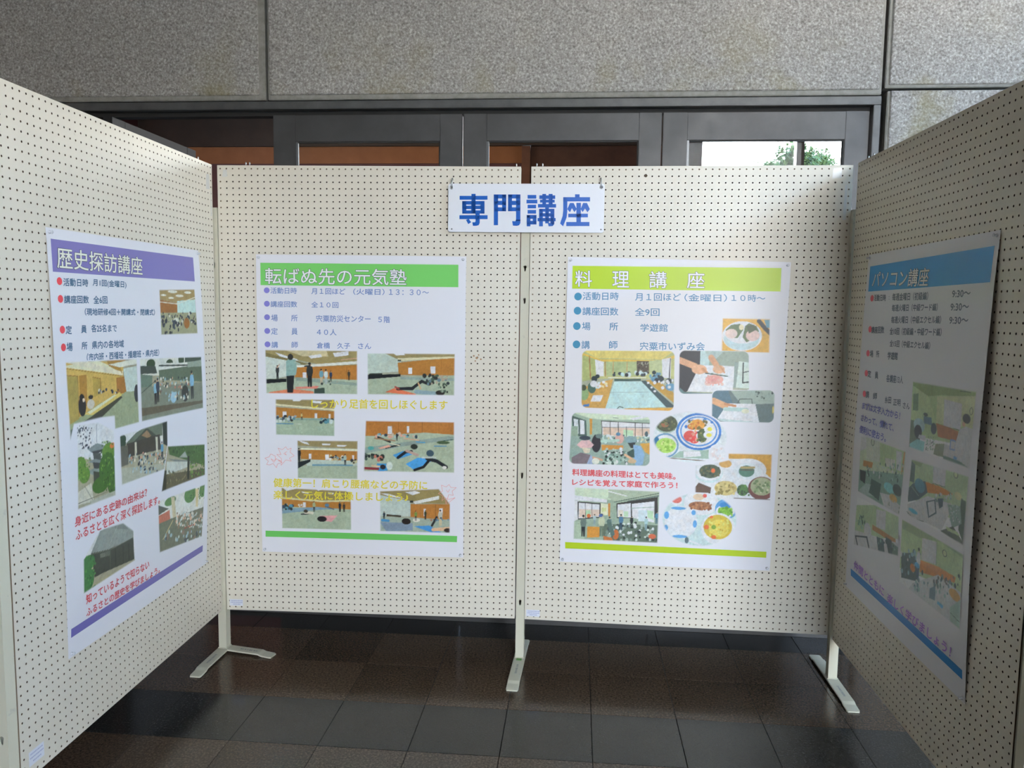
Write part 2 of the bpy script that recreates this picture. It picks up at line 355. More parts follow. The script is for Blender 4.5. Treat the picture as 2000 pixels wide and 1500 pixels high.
panel('pegboard standing on the left side and turned inward, with the purple-banner poster', *O['l'], .006, [(.03, .03, .06, .04)], (1.11,), [(1.14, 1.70, .03, .06), (1.175, 1.6, .008, .1)])
panel('shaded pegboard standing on the right side and turned inward, with the blue-banner poster', *O['r'], 0, (), (.06, .11), ())
panel('pegboard at the far left picture edge, beside the post of the purple-poster panel', (-2.402, -1.300), 0, 0)

M_rust = mat('rust_marks', (.42, .24, .12), .7)
marks(P1, 'rust_mark', M_rust, [(1.018, 1.068, .0035), (1.030, 1.060, .005), (1.037, 1.072, .003), (1.024, 1.048, .003), (1.046, 1.055, .0035)])
marks(P2, 'worn_hole', M_raw, [(.4365, 1.765, .0065)])
def tess(outer, holes):
    polys = [[Vector((x, z, 0)) for x, z in outer]]+[[Vector((x, z, 0)) for x, z in h] for h in holes]
    flat = [v for p in polys for v in p]; return [(v.x, v.y) for v in flat], [tuple(t) for t in tessellate_polygon(polys)]
def keyhole(x, z):
    p = []
    for k in range(9): a = R(-40+k*260/8); p.append((x+.0058*math.cos(a), z+.0058*math.sin(a)))
    return p+[(x-.0028, z-.016), (x, z-.0185), (x+.0028, z-.016)]
def foot(parent, arms, w=1.18):
    # arms: list of (yaw, length): flat bar feet whose ends bend down to the floor
    for yaw, L, back in arms:
        st = [(-back, .034, .006), (-back+.008, .04, .007), (-back+.045, .04, .009), (-back+.06, .04, .014)] if back > .05 else [(-back, .04, .0142)]
        st += [(L-.06, .04, .014), (L-.045, .04, .009), (L-.008, .04, .007), (L, .034, .006)]
        V, F = [], []
        for y, ww, z in st:
            ww *= w
            for x, zz in ((-ww/2+.002, z), (ww/2-.002, z), (ww/2, z-.0015), (ww/2, z-.0055), (-ww/2, z-.0055), (-ww/2, z-.0015)): V.append((x, -y, max(zz, .0004)))
        for i in range(len(st)-1):
            for k in range(6): F.append((i*6+k, i*6+(k+1) % 6, (i+1)*6+(k+1) % 6, (i+1)*6+k)[::-1])
        F.append((0, 1, 2, 3, 4, 5)); n = 6*(len(st)-1); F.append(tuple(n+k for k in range(5, -1, -1)))
        f = mk('foot', V, F, M_post, parent); f.rotation_euler = (0, 0, yaw)
        rr = random.Random(int(L*1000)); V, F = [], []; y = .075
        while y < .15:
            d = rr.uniform(.003, .008); n = len(V); h = rr.uniform(.003, .005)
            V += [(-h, -y, .0143), (h, -y, .0143), (h, -y-d, .0143), (-h, -y-d, .0143)]; F.append((n, n+1, n+2, n+3)); y += d+rr.uniform(.001, .006)
        mk('worn_print', V, F, M_grey, f)
def post(label, x, y, yaw, arms, keys=(1.60, 1.475, .78, .255), dy=0.0, tape=False):
    Pp = empty('panel_post', (x, y, 0), yaw); tag(Pp, label, 'post', 'square panel posts'); h = .017; z0, z1 = .0085, 1.815
    fl, tr = tess([(-h, z0), (h, z0), (h, z1), (-h, z1)], [keyhole(0, k) for k in keys])
    V = [(a, -h, b) for a, b in fl]; F = [t for t in tr]; n = len(V)
    V += [(-h, h, z0), (h, h, z0), (h, h, z1), (-h, h, z1)]
    F += [(1, n+1, n+2, 2), (n+1, n, n+3, n+2), (n, 0, 3, n+3)]
    i0 = 4
    for k in keys:
        m = len(V)
        for j in range(12): V.append((V[i0+j][0], -h+.0025, V[i0+j][2]))
        for j in range(12): F.append((i0+j, i0+(j+1) % 12, m+(j+1) % 12, m+j))
        i0 += 12
    t = mk('post_tube', V, F, M_post, Pp)
    bm = bmesh.new(); bm.from_mesh(t.data); bmesh.ops.recalc_face_normals(bm, faces=bm.faces[:]); bm.to_mesh(t.data); bm.free()
    box('post_cap', (-h, -h, z1), (h, h, z1+.004), M_post, Pp, .001)
    for j in range(2): box('weld_collar', (-h-.003, -h-.003, .0145+.0*j), (h+.003, h+.003, .018), M_post, Pp, .001) if j == 0 else None
    foot(Pp, arms)
    if tape: box('green_tape', (-.011, -h-.022, .0144), (.011, -h-.004, .0152), M_green, Pp)
    return Pp
post('centre post between the two back pegboards, with green tape on its foot', 0, .0185, 0, [(0, .272, .185)], tape=True)
post('corner post left of the green-banner poster, on an L-shaped foot', -1.2315, -.074, R(-2), [(R(3), .25, 0.01), (R(84), .228, .01)])
post('brightly lit corner post between the cooking poster and the shaded right panel', 1.2312, .0185, R(.5), [(R(2), .25, .215)])
post('near left post at the picture edge, in front of the purple-poster panel', -1.183, -1.311, 0, [(0, .25, .2)], keys=(1.60, 1.475, .78, .33))
post('near right post at the picture edge, at the end of the shaded panel', 1.295, -1.236, R(3), [(0, .25, .2)])

# ---------------------------------------------------------------- printed posters
SPEC = '''K l
B 7673be 2119,16089 10196,16115 10207,15232 2128,15206
TT 0 歴史探訪講座 2317,15317 6646,15311 2330,15885
O e0485a 2383,14961 115,107 2383,14477 115,107 2397,13632 116,108 2410,13141 110,108
T 46688f 活動日時 2541,14835 3673,14847 2555,15050
T 46688f 月1回(金曜日) 3905,14854 5676,14844 3919,15082
T 46688f 講座回数 2536,14355 3670,14364 2550,14575
T 46688f 全6回 3910,14357 4613,14363 3910,14586
T 46688f （現地研修4回＋開講式・閉講式） 3456,14017 7319,13989 3469,14224
T 46688f 定 2539,13507 2803,13499 2554,13736
T 46688f 員 3248,13515 3501,13508 3262,13730
T 46688f 各25名まで 3747,13522 5053,13494 3747,13751
T 46688f 場 2540,13034 2805,13020 2555,13264
T 46688f 所 3238,13041 3499,13028 3252,13256
T 46688f 県内の各地域 3737,13029 5394,13002 3752,13258
TU 46688f （市内班・西播班・播磨班・県内班） 3462,12680 7493,12603 3477,12911
F P 7665,14871 10156,14952 10242,13279 7673,13306
p a08e62 7665,14871 10156,14952 10142,14489 8860,14422 7665,14539
e f6f4e6 8561,14815 318,48 9037,14676 274,43 9637,14807 251,44 8443,14592 189,32 7934,14682 182,31
p 9a6a34 7626,14539 8859,14406 8818,14074 7657,14053
p bfe0e8 8842,14491 10146,14561 10165,14041 8839,14047
l f0f0e0 30 7660,14447 8836,14384 10150,14640
p 9aa088 7658,14078 10203,14080 10242,13279 7673,13306
c 3 70 87 7718,14078 10143,14069 10116,13592 7692,13641 223040 30323c 503838 d0d8dc 28405a
e 9c6a30 9461,13688 204,192
e c8d0d0 8716,13781 193,118
c 8 26 123 7733,13821 8934,13805 8906,13320 7706,13357 28384a 384858 1c2430
F P 2461,12736 6104,12604 6140,10494 4740,10484 4729,10892 4021,10939 2718,10934 2504,10461
p 98a888 2329,11451 6329,11578 6220,9778 2264,10463
p ccb065 2449,12737 5318,12567 5278,11555 4050,11398 2477,10969
p d8dcc8 2454,12623 3995,12675 5298,12245 5283,12126 2463,12576
p a88238 4412,12710 5591,12636 5123,12473 5256,12184 4539,12473
p d8d8cc 2460,12717 3211,12745 5185,12254 5214,12123 4111,12360
l 907020 15 2461,12546 5273,12096
p a89a58 2478,12354 2992,12291 2962,11056 2525,10962
p b09a50 3695,12203 4097,12135 4103,11681 3710,11602
l 8a5c20 19 2478,12354 2992,12291 2967,11134
l 8a5c20 16 3695,12203 4083,12128 4071,11726
p a8803c 3056,12305 3406,12295 3381,11398 3024,11324
p a8783c 4913,12084 5479,12079 5446,11537 4905,11595
p c4d8dc 5303,12331 6089,12361 6097,11557 5447,11559
p f0ece0 4541,12514 6104,12604 6093,12427 5118,12388
p 98a890 4019,10906 5372,11589 6244,11542 6176,10421 4739,10463
p 3a4038 3556,11053 5065,11535 5210,11433 3811,10854 2882,10594 2541,10571 2556,10802
p d8c878 3204,11161 5071,11620 5176,11501 3624,11084
p f0e8d0 3368,11199 4771,11567 4879,11534 3495,11134
c 4 18 81 3873,11828 5076,11706 5068,11578 3865,11707 2a2c30 c8ccd0 304058 e0e0d8
e 20222a 3137,11409 178,296
e 14161c 3128,11667 114,95
e d8d0c8 3212,11578 58,59
e c8c8c8 3546,11418 185,141
e 20222a 3559,11627 119,64
e 2a3440 6036,11474 146,289
p 5a6a68 2538,10805 2964,10897 2944,10583 2516,10459
F P 6266,12594 10418,12414 10421,10425 6288,10495
p d8e0e4 6270,12661 10451,12412 10467,11680 6273,12034
e 2c4830 6951,12368 276,161 8171,12331 227,115 8974,12401 200,247
p 3c4a48 6292,12346 7226,12279 7343,12014 6276,12078
p e8ece8 7453,12356 9527,12240 9510,11938 7483,12096
p 384440 7450,12300 9472,12178 9468,12118 7446,12244
p 5a6e60 7439,12123 10468,12098 10454,11446 7465,11792
p 90a4a0 9382,12425 10451,12412 10432,12048 9414,12071
p 3c5048 9231,12484 10454,12463 10411,12284 9219,12261
p 688078 6276,12078 7032,11970 6964,11560 6287,11582
p 7c8880 6249,11631 10510,11440 10455,10421 6288,10495
l 404c48 26 6320,11443 7196,11770
p 605c50 6291,10949 10472,10735 10466,10630 6299,10676
c 5 75 88 7247,11882 9445,11690 9408,11036 7211,11278 b87c6c 8fb4c8 d8dcdc 46566a 38402c 243040 c0a890
h 7193,10975 839 86b8d8 1c2028
h 7348,11027 843 30405a 1c2028
h 9662,10880 1069 80b4e0 202830
e 303838 9156,11139 245,300
e a0c8e8 8357,11078 193,194
c 9 16 105 7940,11270 9464,11106 9449,10828 7925,11007 9cc0d8 202830 d0d4d4
F P 2828,10917 3878,10844 4703,10469 4663,8411 2743,8456
p e4e8f2 2728,11089 5018,10766 4933,9394 2657,10002
c 11 60 54 2807,10881 3538,10772 3495,10107 2765,10238 20283c 283448 404c60
l 50607a 20 3779,10776 3772,10243
p 7e8e98 3299,10122 3771,10223 4384,10011 4094,9895 3487,9987
p 3a4048 3489,10007 4383,9990 4343,9913 3583,9928
p 4c5458 3552,9954 3956,9900 3975,9667 3602,9699
p 7e8e98 3274,9743 3674,9767 4215,9578 3933,9550
p 3a4048 3535,9691 3970,9584 3960,9420 3588,9475
p 86969c 3224,9470 3589,9496 4129,9343 3706,9203
p 3c4440 3551,9421 3986,9288 3894,8932 3558,9008
e 5f8a3c 2917,9674 287,296 3122,9390 260,239 4374,9844 360,294
e 3c6a2c 4272,9355 431,503 3894,8932 420,248 4530,8873 295,382
e d07840 4586,10010 146,85
c 21 90 61 3978,10249 4754,10118 4659,8585 3884,8767 3f6e2c 5a8c38 284a20 74a048
c 22 60 54 2767,9981 3413,9858 3369,9174 2724,9317 58903a 7cac50 3c6a2c
p c8ccc8 2744,8954 3430,9099 3527,8520 2765,8590
l 404840 15 3101,9072 3464,8577
l 404840 15 2755,8633 4676,8624
p a8b0ac 3330,8569 4673,8582 4663,8411 3390,8472
F P 4986,10252 7885,10313 7834,8623 5001,8658
p dde4ee 4729,10892 8033,10437 7978,9473 4676,10045
e 2a4a3c 5142,10095 199,156 5157,9962 168,130
p 66766c 5349,9951 5917,10190 6547,10320 7562,10335 7533,9838 6567,9949 5415,9763
p 3e4a44 5739,9906 6543,10252 6668,10210 7260,9835 6060,9851
p 907860 6237,10048 6581,10177 6825,9953 6649,9889
p 20302c 7560,10312 7933,10330 7897,9390 7561,9546
p 3c3c38 5347,9929 7355,9914 7415,9380 5397,9479
p c8ccc4 5819,9892 5939,9881 5933,9376 5805,9401
p c8ccc4 7083,9864 7216,9851 7212,9322 7097,9343
p 5c605c 5002,9902 5421,9872 5422,9252 4999,9249
p a8b0a8 5034,9199 7845,8816 7834,8623 5001,8658
c 6 80 87 5483,9595 7726,9179 7703,8795 5461,9244 b8c4cc 8fb4cc 485868 d8d4cc 283038 c89888
c 16 26 106 5651,9117 7200,8801 7187,8589 5639,8917 8cb4d4 283440 a8c0d0 3c4c60
h 7483,8984 666 5c9ccc 202c38
F P 7833,9426 10493,9038 10483,7810 7372,7876
p 44683c 7838,9498 10552,9081 10503,8181 7956,9087
c 31 70 86 7928,9433 10490,8985 10467,8563 7906,9048 3c6036 50784a 2c4c2c
p e0e8ec 7748,9562 9157,9320 8951,9305 7973,9387
p 98a4a8 8624,8862 9037,9011 9228,8746
p 7c888c 7807,8969 9223,8645 9954,8345 8909,8554
p c4d0d4 7755,8882 9220,8594 9209,8392 7727,8402
p 5c5a48 7362,8480 10497,8075 10483,7810 7372,7876
p 202c20 9211,8801 9355,8773 9307,7908 9163,7940
p 283020 7372,8646 7737,8570 7697,7872 7372,7876
c 32 60 81 9427,8553 10489,8345 10458,7762 9396,7992 4c7838 709848 304c2c
c 33 40 77 7782,8536 9200,8240 9172,7732 7754,8054 6c6c50 4c5440 848468
F P 7130,7623 10464,7465 10242,5449 7159,5781
p dce4ea 6990,8276 10579,7466 10504,6078 6918,7056
e 5c8858 7955,7417 389,156 9359,7327 429,308 10284,7266 251,265
c 41 40 75 8962,7678 10457,7333 10431,6854 8936,7224 4c7840 6c9458 345430
p 56605c 7122,7481 7845,7174 7146,7115 7090,7249
p c07868 7144,7091 7889,7113 7918,6783 7170,6747
p ccc8b0 8011,7552 8250,7494 8347,6616 8106,6682
p d4cca8 9741,7445 9979,7390 9920,6716 9757,6757
p 70786c 7128,6807 7918,6783 10417,6588 10242,5449 7159,5781
c 42 120 99 8316,6926 10294,6405 10262,5821 8285,6382 d8dce0 b8c8d4 8c7c6c e0b8a8 c8d4dc
l d8c898 28 7412,6190 8106,6682
c 43 34 134 7475,6465 10253,5661 10233,5289 7455,6128 9cbcd4 485060 b8ccd8 8c7c74
l a04840 30 8877,6162 9613,6110
F P 3768,7594 5003,7459 5610,7023 5649,6013 2867,5916 2904,6954
p d4dce8 2977,8091 5744,7331 5666,6050 2904,6954
p 8c989c 3764,7535 4863,7531 5578,7118 5560,6821 4258,6840 3280,7008
p 788488 4441,7566 5004,7471 5279,7161 4569,7385
l a4b0b0 16 4678,7437 4195,6941
p 3c4440 3280,7008 4258,6840 5560,6821 5591,6075 3946,6206 3421,6228
p 68706c 3721,6847 3985,6824 3989,6680 3738,6713
p 5c6460 3985,6824 4255,6799 4258,6634 4009,6674
l 707870 19 3341,6969 4256,6820 5558,6800
l 586058 16 4247,6679 4237,6188 4247,6679
l 1c2420 24 4530,6754 4532,6213
l 1c2420 24 4956,6706 4959,6155
l 1c2420 25 5287,6689 5276,6135
p a8a890 3346,6055 5588,6032 5645,5948 3399,5877
e 3c7a48 3138,6759 323,231 3076,6271 324,346
c 51 60 68 2923,7064 3495,6880 3420,5709 2849,5923 3c7a44 589850 2c5c3c
TH c05060 身近にある史跡の由来は？ 2564,8005 6431,7960 2564,8284
TH c05060 ふるさとを広く深く探訪します。 2575,7595 7233,7515 2582,7900
TH c05060 知っているようで知らない 2968,5564 6455,5486 2968,5847
TH c05060 ふるさとの歴史を学びましょう。 2962,5184 7125,5097 2959,5430
B 6a68b4 2269,5110 10338,5081 10325,4837 2252,4856
K b1
B 70be64 1696,16053 9570,16059 9576,15187 1699,15174
TT 0 転ばぬ先の元気塾 1886,15222 7521,15230 1887,15856
O 7a76c4 1942,14973 116,114 1942,14444 116,114 1942,13910 117,114 1942,13365 117,115 1942,12831 117,115
T 6a80b4 活動日時 2093,14847 3147,14846 2097,15088
T 6a80b4 月１回ほど 3735,14845 5088,14843 3738,15080
T 6a80b4 （火曜日） 5410,14843 6651,14845 5412,15083
T 6a80b4 １３：３０～ 6834,14860 8412,14858 6835,15073
T 6a80b4 講座回数 2093,14314 3154,14319 2097,14551
T 6a80b4 全１０回 3729,14317 4807,14313 3732,14549
T 6a80b4 場 2107,13752 2364,13756 2112,14013
T 6a80b4 所 2914,13763 3165,13767 2917,14015
T 6a80b4 宍粟防災センター 3908,13754 6096,13767 3911,14015
T 6a80b4 ５階 6404,13758 6869,13755 6405,14008
T 6a80b4 定 2099,13224 2356,13228 2103,13482
T 6a80b4 員 2915,13227 3158,13231 2919,13484
T 6a80b4 ４０人 3939,13229 4729,13227 3942,13472
T 6a80b4 講 2104,12695 2357,12695 2108,12940
T 6a80b4 師 2917,12708 3165,12707 2921,12952
T 6a80b4 倉橋 3934,12701 4459,12700 3936,12940
T 6a80b4 久子 4757,12700 5267,12704 4759,12934
T 6a80b4 さん 5596,12709 6114,12712 5597,12933
F P 1831,12622 5572,12635 5562,10873 1857,10851
p 9c8c60 1785,12667 5605,12681 5600,11854 4299,12016 2902,12270 1829,12483
p c8bc98 2440,12678 4305,12661 4396,12386 3370,12370
p f4f4ea 3581,12396 4094,12474 4140,12359 3696,12292
p f4f4ea 4583,12527 5211,12606 5210,12446 4652,12368
p f4f4ea 2251,12513 3135,12251 3181,12191 2435,12355
p 7c7048 1829,12507 2435,12355 4019,11965 4018,11919 1826,12322
p c4ccc8 1826,12345 2714,12198 3226,11998 3221,11674 1809,11371
p e8e4d4 3038,11995 5603,12222 5602,12107 3084,11903
p b47838 3038,11926 5602,12061 5598,11461 3032,11532
l e0a090 23 4906,12257 5580,12337
l 8c5c28 13 4299,11970 4294,11508
l 8c5c28 13 5137,12007 5133,11476
p e8ecf0 3353,11723 3503,11735 3499,11457 3359,11454
p a8b4a0 1820,11464 5598,11461 5595,10836 1808,10766
p 8c9c94 3079,11533 5598,11346 5597,11230 3077,11394
p 14181c 1820,11427 2694,11470 2692,11340 1845,11256
p e08060 1966,10909 2885,11065 3775,10979 3797,10873 1965,10839
p dc8478 3027,11137 4011,11202 3916,11084 3073,11069
h 2328,11450 557 303438 181c20
l c89880 27 2311,11890 2407,12031
h 4105,11273 626 6c9cb0 b8a890
h 4292,11276 602 c8d4d8 a8b4b8
h 4489,11382 439 2c3c58 202830
h 5217,11441 416 3c3830 282420
h 3636,11148 998 2c3030 1c2024
l 2c3030 55 3436,11979 3646,12005
p 88a8a4 2690,12174 2771,12245 3065,12250 3121,11904 3080,11626 2681,11572
l a0b4ac 64 3040,12134 3226,12068
e 30302c 2861,12339 112,125
p 1c2024 2691,11582 3010,11601 2953,10904 2719,10913
p 3c4c44 3813,11082 4221,11136 4242,10904 3811,10873
c 61 12 64 3826,11407 4760,11423 4759,11261 3824,11245 2c3438 a09888 485850
F P 5952,12549 9474,12583 9462,10908 5958,10880
p b8c4bc 5929,12595 7315,12571 7314,11837 5948,11721
p 94845c 6530,12604 9520,12652 9521,12378 7776,12304 7130,12339
p f2f2e8 6946,12588 7407,12573 7476,12491 7130,12467
p d0c8a8 7176,12363 9521,12469 9521,12401 7222,12249
l c0b888 18 8005,12582 9520,12561
p b07838 7176,12179 8282,12312 9475,12400 9480,11713 7222,11697
l 8c5c28 13 8466,12269 8468,11719
l 8c5c28 13 8925,12323 8928,11727
p e0ecf0 7601,11989 7753,11991 7753,11743 7610,11741
p e0ecf0 8490,12050 8688,12053 8689,11778 8504,11775
p 485044 7185,12303 7314,12305 7314,12232 7185,12230
p 181c20 5962,11675 7291,11735 7291,11629 5961,11500
p a4b09c 5961,11491 7291,11629 9480,11713 9485,10886 5958,10843
p 90a09c 7291,11629 9480,11599 9481,11498 7291,11514
l 28302c 64 6064,11700 6528,11722
p dc7454 6665,10995 7036,11164 7916,10949 7870,10879
l 1c2028 129 7175,11143 7777,11163
l 202428 119 7777,11177 8146,11460 8423,11350
l 88a0ac 156 7916,11041 8655,10985
e 282420 8885,11013 184,101
l c8a078 55 8007,11389 8100,11160
l a04840 73 7082,11211 7221,11144
c 62 34 119 8237,11715 9204,11732 9206,11364 8238,11347 2c3438 607888 a89888 282c2c 485c50
c 63 14 92 8745,11379 9206,11387 9208,11042 8747,11033 485c50 202824 8c9c8c
F P 2227,10646 4639,10667 4626,9165 2218,9178
p 94845c 2218,10694 4649,10715 4646,10305 2213,10404
p f2f0e4 2924,10659 3313,10642 3215,10568 2947,10572
p f2f0e4 3726,10602 4115,10585 4065,10487 3725,10519
p d8d0b0 2224,10452 4636,10281 4635,10208 2222,10379
p b07838 2221,10316 4635,10184 4632,9870 2215,9894
p e0ecf4 2512,10143 2673,10136 2669,9903 2523,9900
p e0ecf4 3818,10086 3915,10088 3913,9889 3815,9887
p e0ecf4 4377,10068 4459,10069 4458,9890 4385,9889
p a0b09c 2215,9894 4633,9894 4626,9165 2203,9163
p 88a098 2214,9870 4633,9889 4632,9811 2213,9782
c 64 22 116 2264,9944 3036,9959 3033,9716 2260,9700 3c4858 88a0b0 20282c 5888a0 c0c8c8
c 65 16 116 4034,9882 4569,9892 4568,9723 4033,9712 20343c 5c90a0 c0ccd0
l 5c88a8 38 2240,9651 2934,9641
h 3288,9818 291 c8b880 303428
l b8c0b4 38 3032,9643 3276,9638
F P 3082,8986 5569,9015 5550,7426 3081,7417
p 988860 3072,9011 5583,9015 5581,8675 3079,8766
p f4f2ea 3121,8987 3511,8898 3583,8802 3315,8869
p f2f0e4 4097,8862 4463,8870 4413,8795 4121,8799
p f2f0e4 4706,8826 5120,8820 5022,8760 4730,8763
p e8e0c4 3239,8672 5581,8675 5581,8577 3238,8599
p b07838 3224,8598 5566,8586 5564,8186 3233,8207
p e8eef2 3555,8444 3662,8447 3660,8231 3562,8229
p e8eef2 4229,8425 4386,8428 4384,8208 4237,8205
p e8eef2 5327,8415 5410,8417 5408,8231 5335,8230
p b8c4bc 3258,8207 5564,8186 5563,7990 3500,7943
p a4b09c 3088,7933 5563,7990 5560,7426 3081,7417
p 6c94ac 3697,8021 5358,8035 5358,7976 3696,7947
p 20282c 3089,8081 3625,8216 3624,8118 3086,7811
h 3158,8082 589 181c20 181c20
c 66 26 97 4385,8355 5019,8369 5018,8223 4384,8208 303438 c8b890 88a0a8 d8dcdc
h 5041,8003 465 a0b0a8 20242c
c 67 6 97 5311,8229 5506,8234 5505,8111 5310,8107 303438 c0b890
F P 5879,9846 9466,9861 9479,7788 5786,7760
p b4763a 5806,9893 9513,9910 9517,9317 5851,9216
l 8a5828 19 8170,9820 8171,9361
l 8a5828 14 8843,9834 8845,9327
l 8a5828 14 7207,9825 7207,9341
p e4ecf4 6772,9632 6942,9636 6956,9312 6781,9308
p e4ecf4 7545,9648 7641,9650 7641,9389 7554,9387
p a8b4a0 5793,9190 8267,9402 9469,9340 9479,7739 5785,7702
p 8c9c98 5791,8728 9229,9287 9469,9244 9470,9147 7303,8809 5789,8484
c 68 26 106 6239,9321 7979,9357 7979,9212 6239,9175 60a0c0 304050 c8b0a0 a8c0c8 e0a090
l 2c2c2c 77 6384,9178 6868,8994
l a0785c 48 6239,9127 7062,9047
l dca088 38 7448,9143 8027,9092
l 4c98c8 43 7931,9017 8268,9000
l 1c2024 68 6698,8748 7255,8881
l d8d0b8 38 6916,8923 7255,8857
e 485c40 9014,9016 264,68
l 5890b8 38 8654,8863 9135,8874
l 2c5050 33 9038,9089 9422,9146
p dca090 6383,8741 6819,8872 6916,8801 6480,8694
p 4c98d4 6974,8462 7400,8642 7787,8504 7182,8296
l 1c2028 116 7182,8359 7497,8595 7738,8625
l b89890 106 7545,8645 7980,8484
e 28302c 7844,8821 145,107
p 4c9cdc 7497,8108 7980,8377 8753,8356 7836,7872
l 18181c 107 7860,7872 8223,8003 8463,8300
l 20242c 145 8367,8347 8753,8258 9140,8024
e 405868 8487,8568 154,136
l c0c8c8 68 8173,8391 8704,8403
e e0e0d8 9068,7998 87,68
e 50a0a0 6092,8725 126,78
c 69 20 136 5823,8460 6625,8478 6624,8210 5822,8192 28302c c07868 485850 1c2428
p 3c90cc 6332,8106 6721,8115 6769,7823 6380,7765
l 882c38 97 5796,7898 6380,7887
l d8b898 68 6137,8004 6575,7965
e 28242c 6575,7965 117,98
e d0dcd4 6842,8020 126,166
h 7149,9049 339 282c30 202428
F P 2405,7030 5278,6952 5282,5318 2404,5315
p 948458 2381,7079 5303,7002 5300,6558 4122,6504 2398,6584
p f4f4ea 2455,7031 2849,7051 3021,6986 2625,6887
p f4f4ea 3783,7014 4177,7098 4274,7016 3930,6929
p f4f4ea 5107,6997 5278,6977 5278,6903 5082,6908
p f0ecd8 3241,6878 3536,6860 3535,6801 3289,6814
p f0ecd8 4322,6870 4567,6856 4542,6786 4370,6792
p ccc49c 2399,6634 4073,6527 5276,6582 5275,6508 4072,6453 2398,6559
p b07838 2398,6559 4072,6453 5275,6508 5273,6162 2393,6237
p e8eef2 3294,6433 3408,6436 3405,6238 3302,6235
p a4b09c 2393,6237 5273,6187 5282,5293 2379,5290
p 7c98ac 2392,6137 3873,6250 4758,6198 3872,6126 2413,5939
c 70 16 129 2433,6287 2888,6299 2886,6125 2431,6113 3c4858 5890a8 28302c 88a0a8
c 71 8 59 3086,6329 3283,6334 3282,6235 3085,6230 d8d8d0 c0c0c0
h 3748,6048 447 a0a888 383838
l 303438 59 3229,5935 3673,5972
l d8d0c0 109 3378,6014 3674,5996
e 40382c 3403,6064 89,70
l 485868 39 4218,6283 4561,6168
e 5880a0 4278,6334 89,69
p dc9ca0 3968,5880 4707,5924 4458,5644 4114,5685
e 201c20 4065,5758 197,119
h 4806,6075 421 28303c 1c2024
h 4978,6065 396 38342c 28241c
F P 6436,6981 8854,7138 9317,6512 9310,5304 6445,5300
p 948458 6426,7079 9338,7150 9341,6513 7692,6520 6435,6833
p f4f4ea 7473,6957 7885,7016 8104,6948 7788,6842
p f4f4ea 6450,6892 6816,6867 7497,6672 6815,6769
p f0ecd8 7789,6572 8856,6844 8856,6697 7886,6476
p b8c4c0 6435,6808 7691,6594 7692,5953 6433,5944
p b4783a 7692,6471 9317,6512 9307,5822 7692,5938
l 8a5828 14 8081,6481 8082,5938
l 8a5828 14 8712,6497 8714,5905
p e8f0f4 8227,6287 8314,6289 8315,5994 8237,5992
p e8f0f4 8858,6328 9003,6332 9004,6086 8869,6082
p 282c28 7667,6618 7813,6621 7813,6533 7667,6529
p 40382c 6716,6026 7312,5992 7312,5918 6716,5942
p a0aca0 6432,5920 9306,5872 9310,5279 6431,5275
p 8090a4 6432,5697 7790,5683 7790,5386 6715,5307
h 6618,5776 371 203040 1c1c20
l 4888b8 109 6545,5774 6789,5756
e 28201c 7521,5750 185,129
e d8d4cc 7936,5811 146,79
h 7911,5785 420 789048 202830
h 8301,5845 395 38402c 202424
h 8909,5614 667 b8b8b0 c8b898
l 28282c 89 8569,5605 8762,5956
p 4890d0 7814,5560 8472,5603 8959,5319 8570,5308
l d8b090 138 8618,5433 9250,5500
e 382c28 9202,5424 146,89
c 72 10 78 8471,5924 9248,5944 9248,5821 8471,5800 3c4450 6888a0 a87868
TH d0c03c しっかり足首を回しほぐします 3698,10301 9176,10345 3703,10674
TH d0c03c 健康第一！肩こり腰痛などの予防に 2100,7047 8370,7077 2106,7408
TH d0c03c 楽しく元気に体操しましょう♪ 2091,6537 7604,6567 2097,6899
B 64b45c 1722,5207 9592,5197 9584,4940 1718,4956
Y e88c8c 14 1760,8223 1933,8276 2009,8400 2204,8306 2178,8232 2422,8115 2299,8137 2470,8067 2272,7989 2231,7840 2101,8009 1952,7947 1829,7964 1905,8103 1760,8223
Y e88c8c 14 2308,8652 2478,8582 2627,8708 2699,8587 2847,8664 2796,8491 2966,8348 2768,8245 2840,8124 2619,8168 2419,7943 2448,8214 2254,8381 2426,8385 2308,8652
Y e88c8c 14 2005,8204 2127,8133 2237,8209 2126,8059 2005,8204
Y e88c8c 14 2525,8436 2647,8365 2575,8462 2674,8513
Y e88c8c 14 8950,7287 9144,7219 9264,7319 9337,7199 9555,7204 9387,7053 9436,6883 9242,6903 9148,6508 9088,6752 8977,6651 9001,6848 8831,6941 9000,7044 8950,7287
Y e88c8c 14 9145,7096 9218,7000 9290,7124
Y e88c8c 14 9049,6800 9243,6706 9509,6787 9316,6635 9196,6509
K b2
B a8bc1a 1680,16060 9534,16036 9537,15157 1679,15182
TT 0 料 1799,15265 2439,15257 1786,15878
TT 0 理 3234,15256 3858,15248 3219,15870
TT 0 講 4637,15242 5289,15239 4619,15868
TT 0 座 6060,15247 6706,15245 6039,15866
O 327ca2 1914,14879 146,150 1906,14331 146,151 1894,13736 146,151 1895,13023 147,152
T 4c78a0 活動日時 2101,14751 3478,14758 2095,15051
T 4c78a0 月１回ほど 4112,14746 5841,14753 4104,15034
T 4c78a0 （金曜日） 5983,14745 7569,14750 5973,15027
T 4c78a0 １０時～ 7742,14766 8990,14763 7731,15028
T 4c78a0 講座回数 2104,14163 3479,14168 2098,14469
T 4c78a0 全9回 4119,14167 5052,14171 4110,14467
T 4c78a0 場 2098,13584 2419,13584 2091,13886
T 4c78a0 所 3156,13591 3484,13591 3148,13892
T 4c78a0 学遊館 4347,13566 5380,13573 4338,13861
T 4c78a0 講 2094,12859 2411,12860 2087,13168
T 4c78a0 師 3164,12879 3484,12880 3156,13182
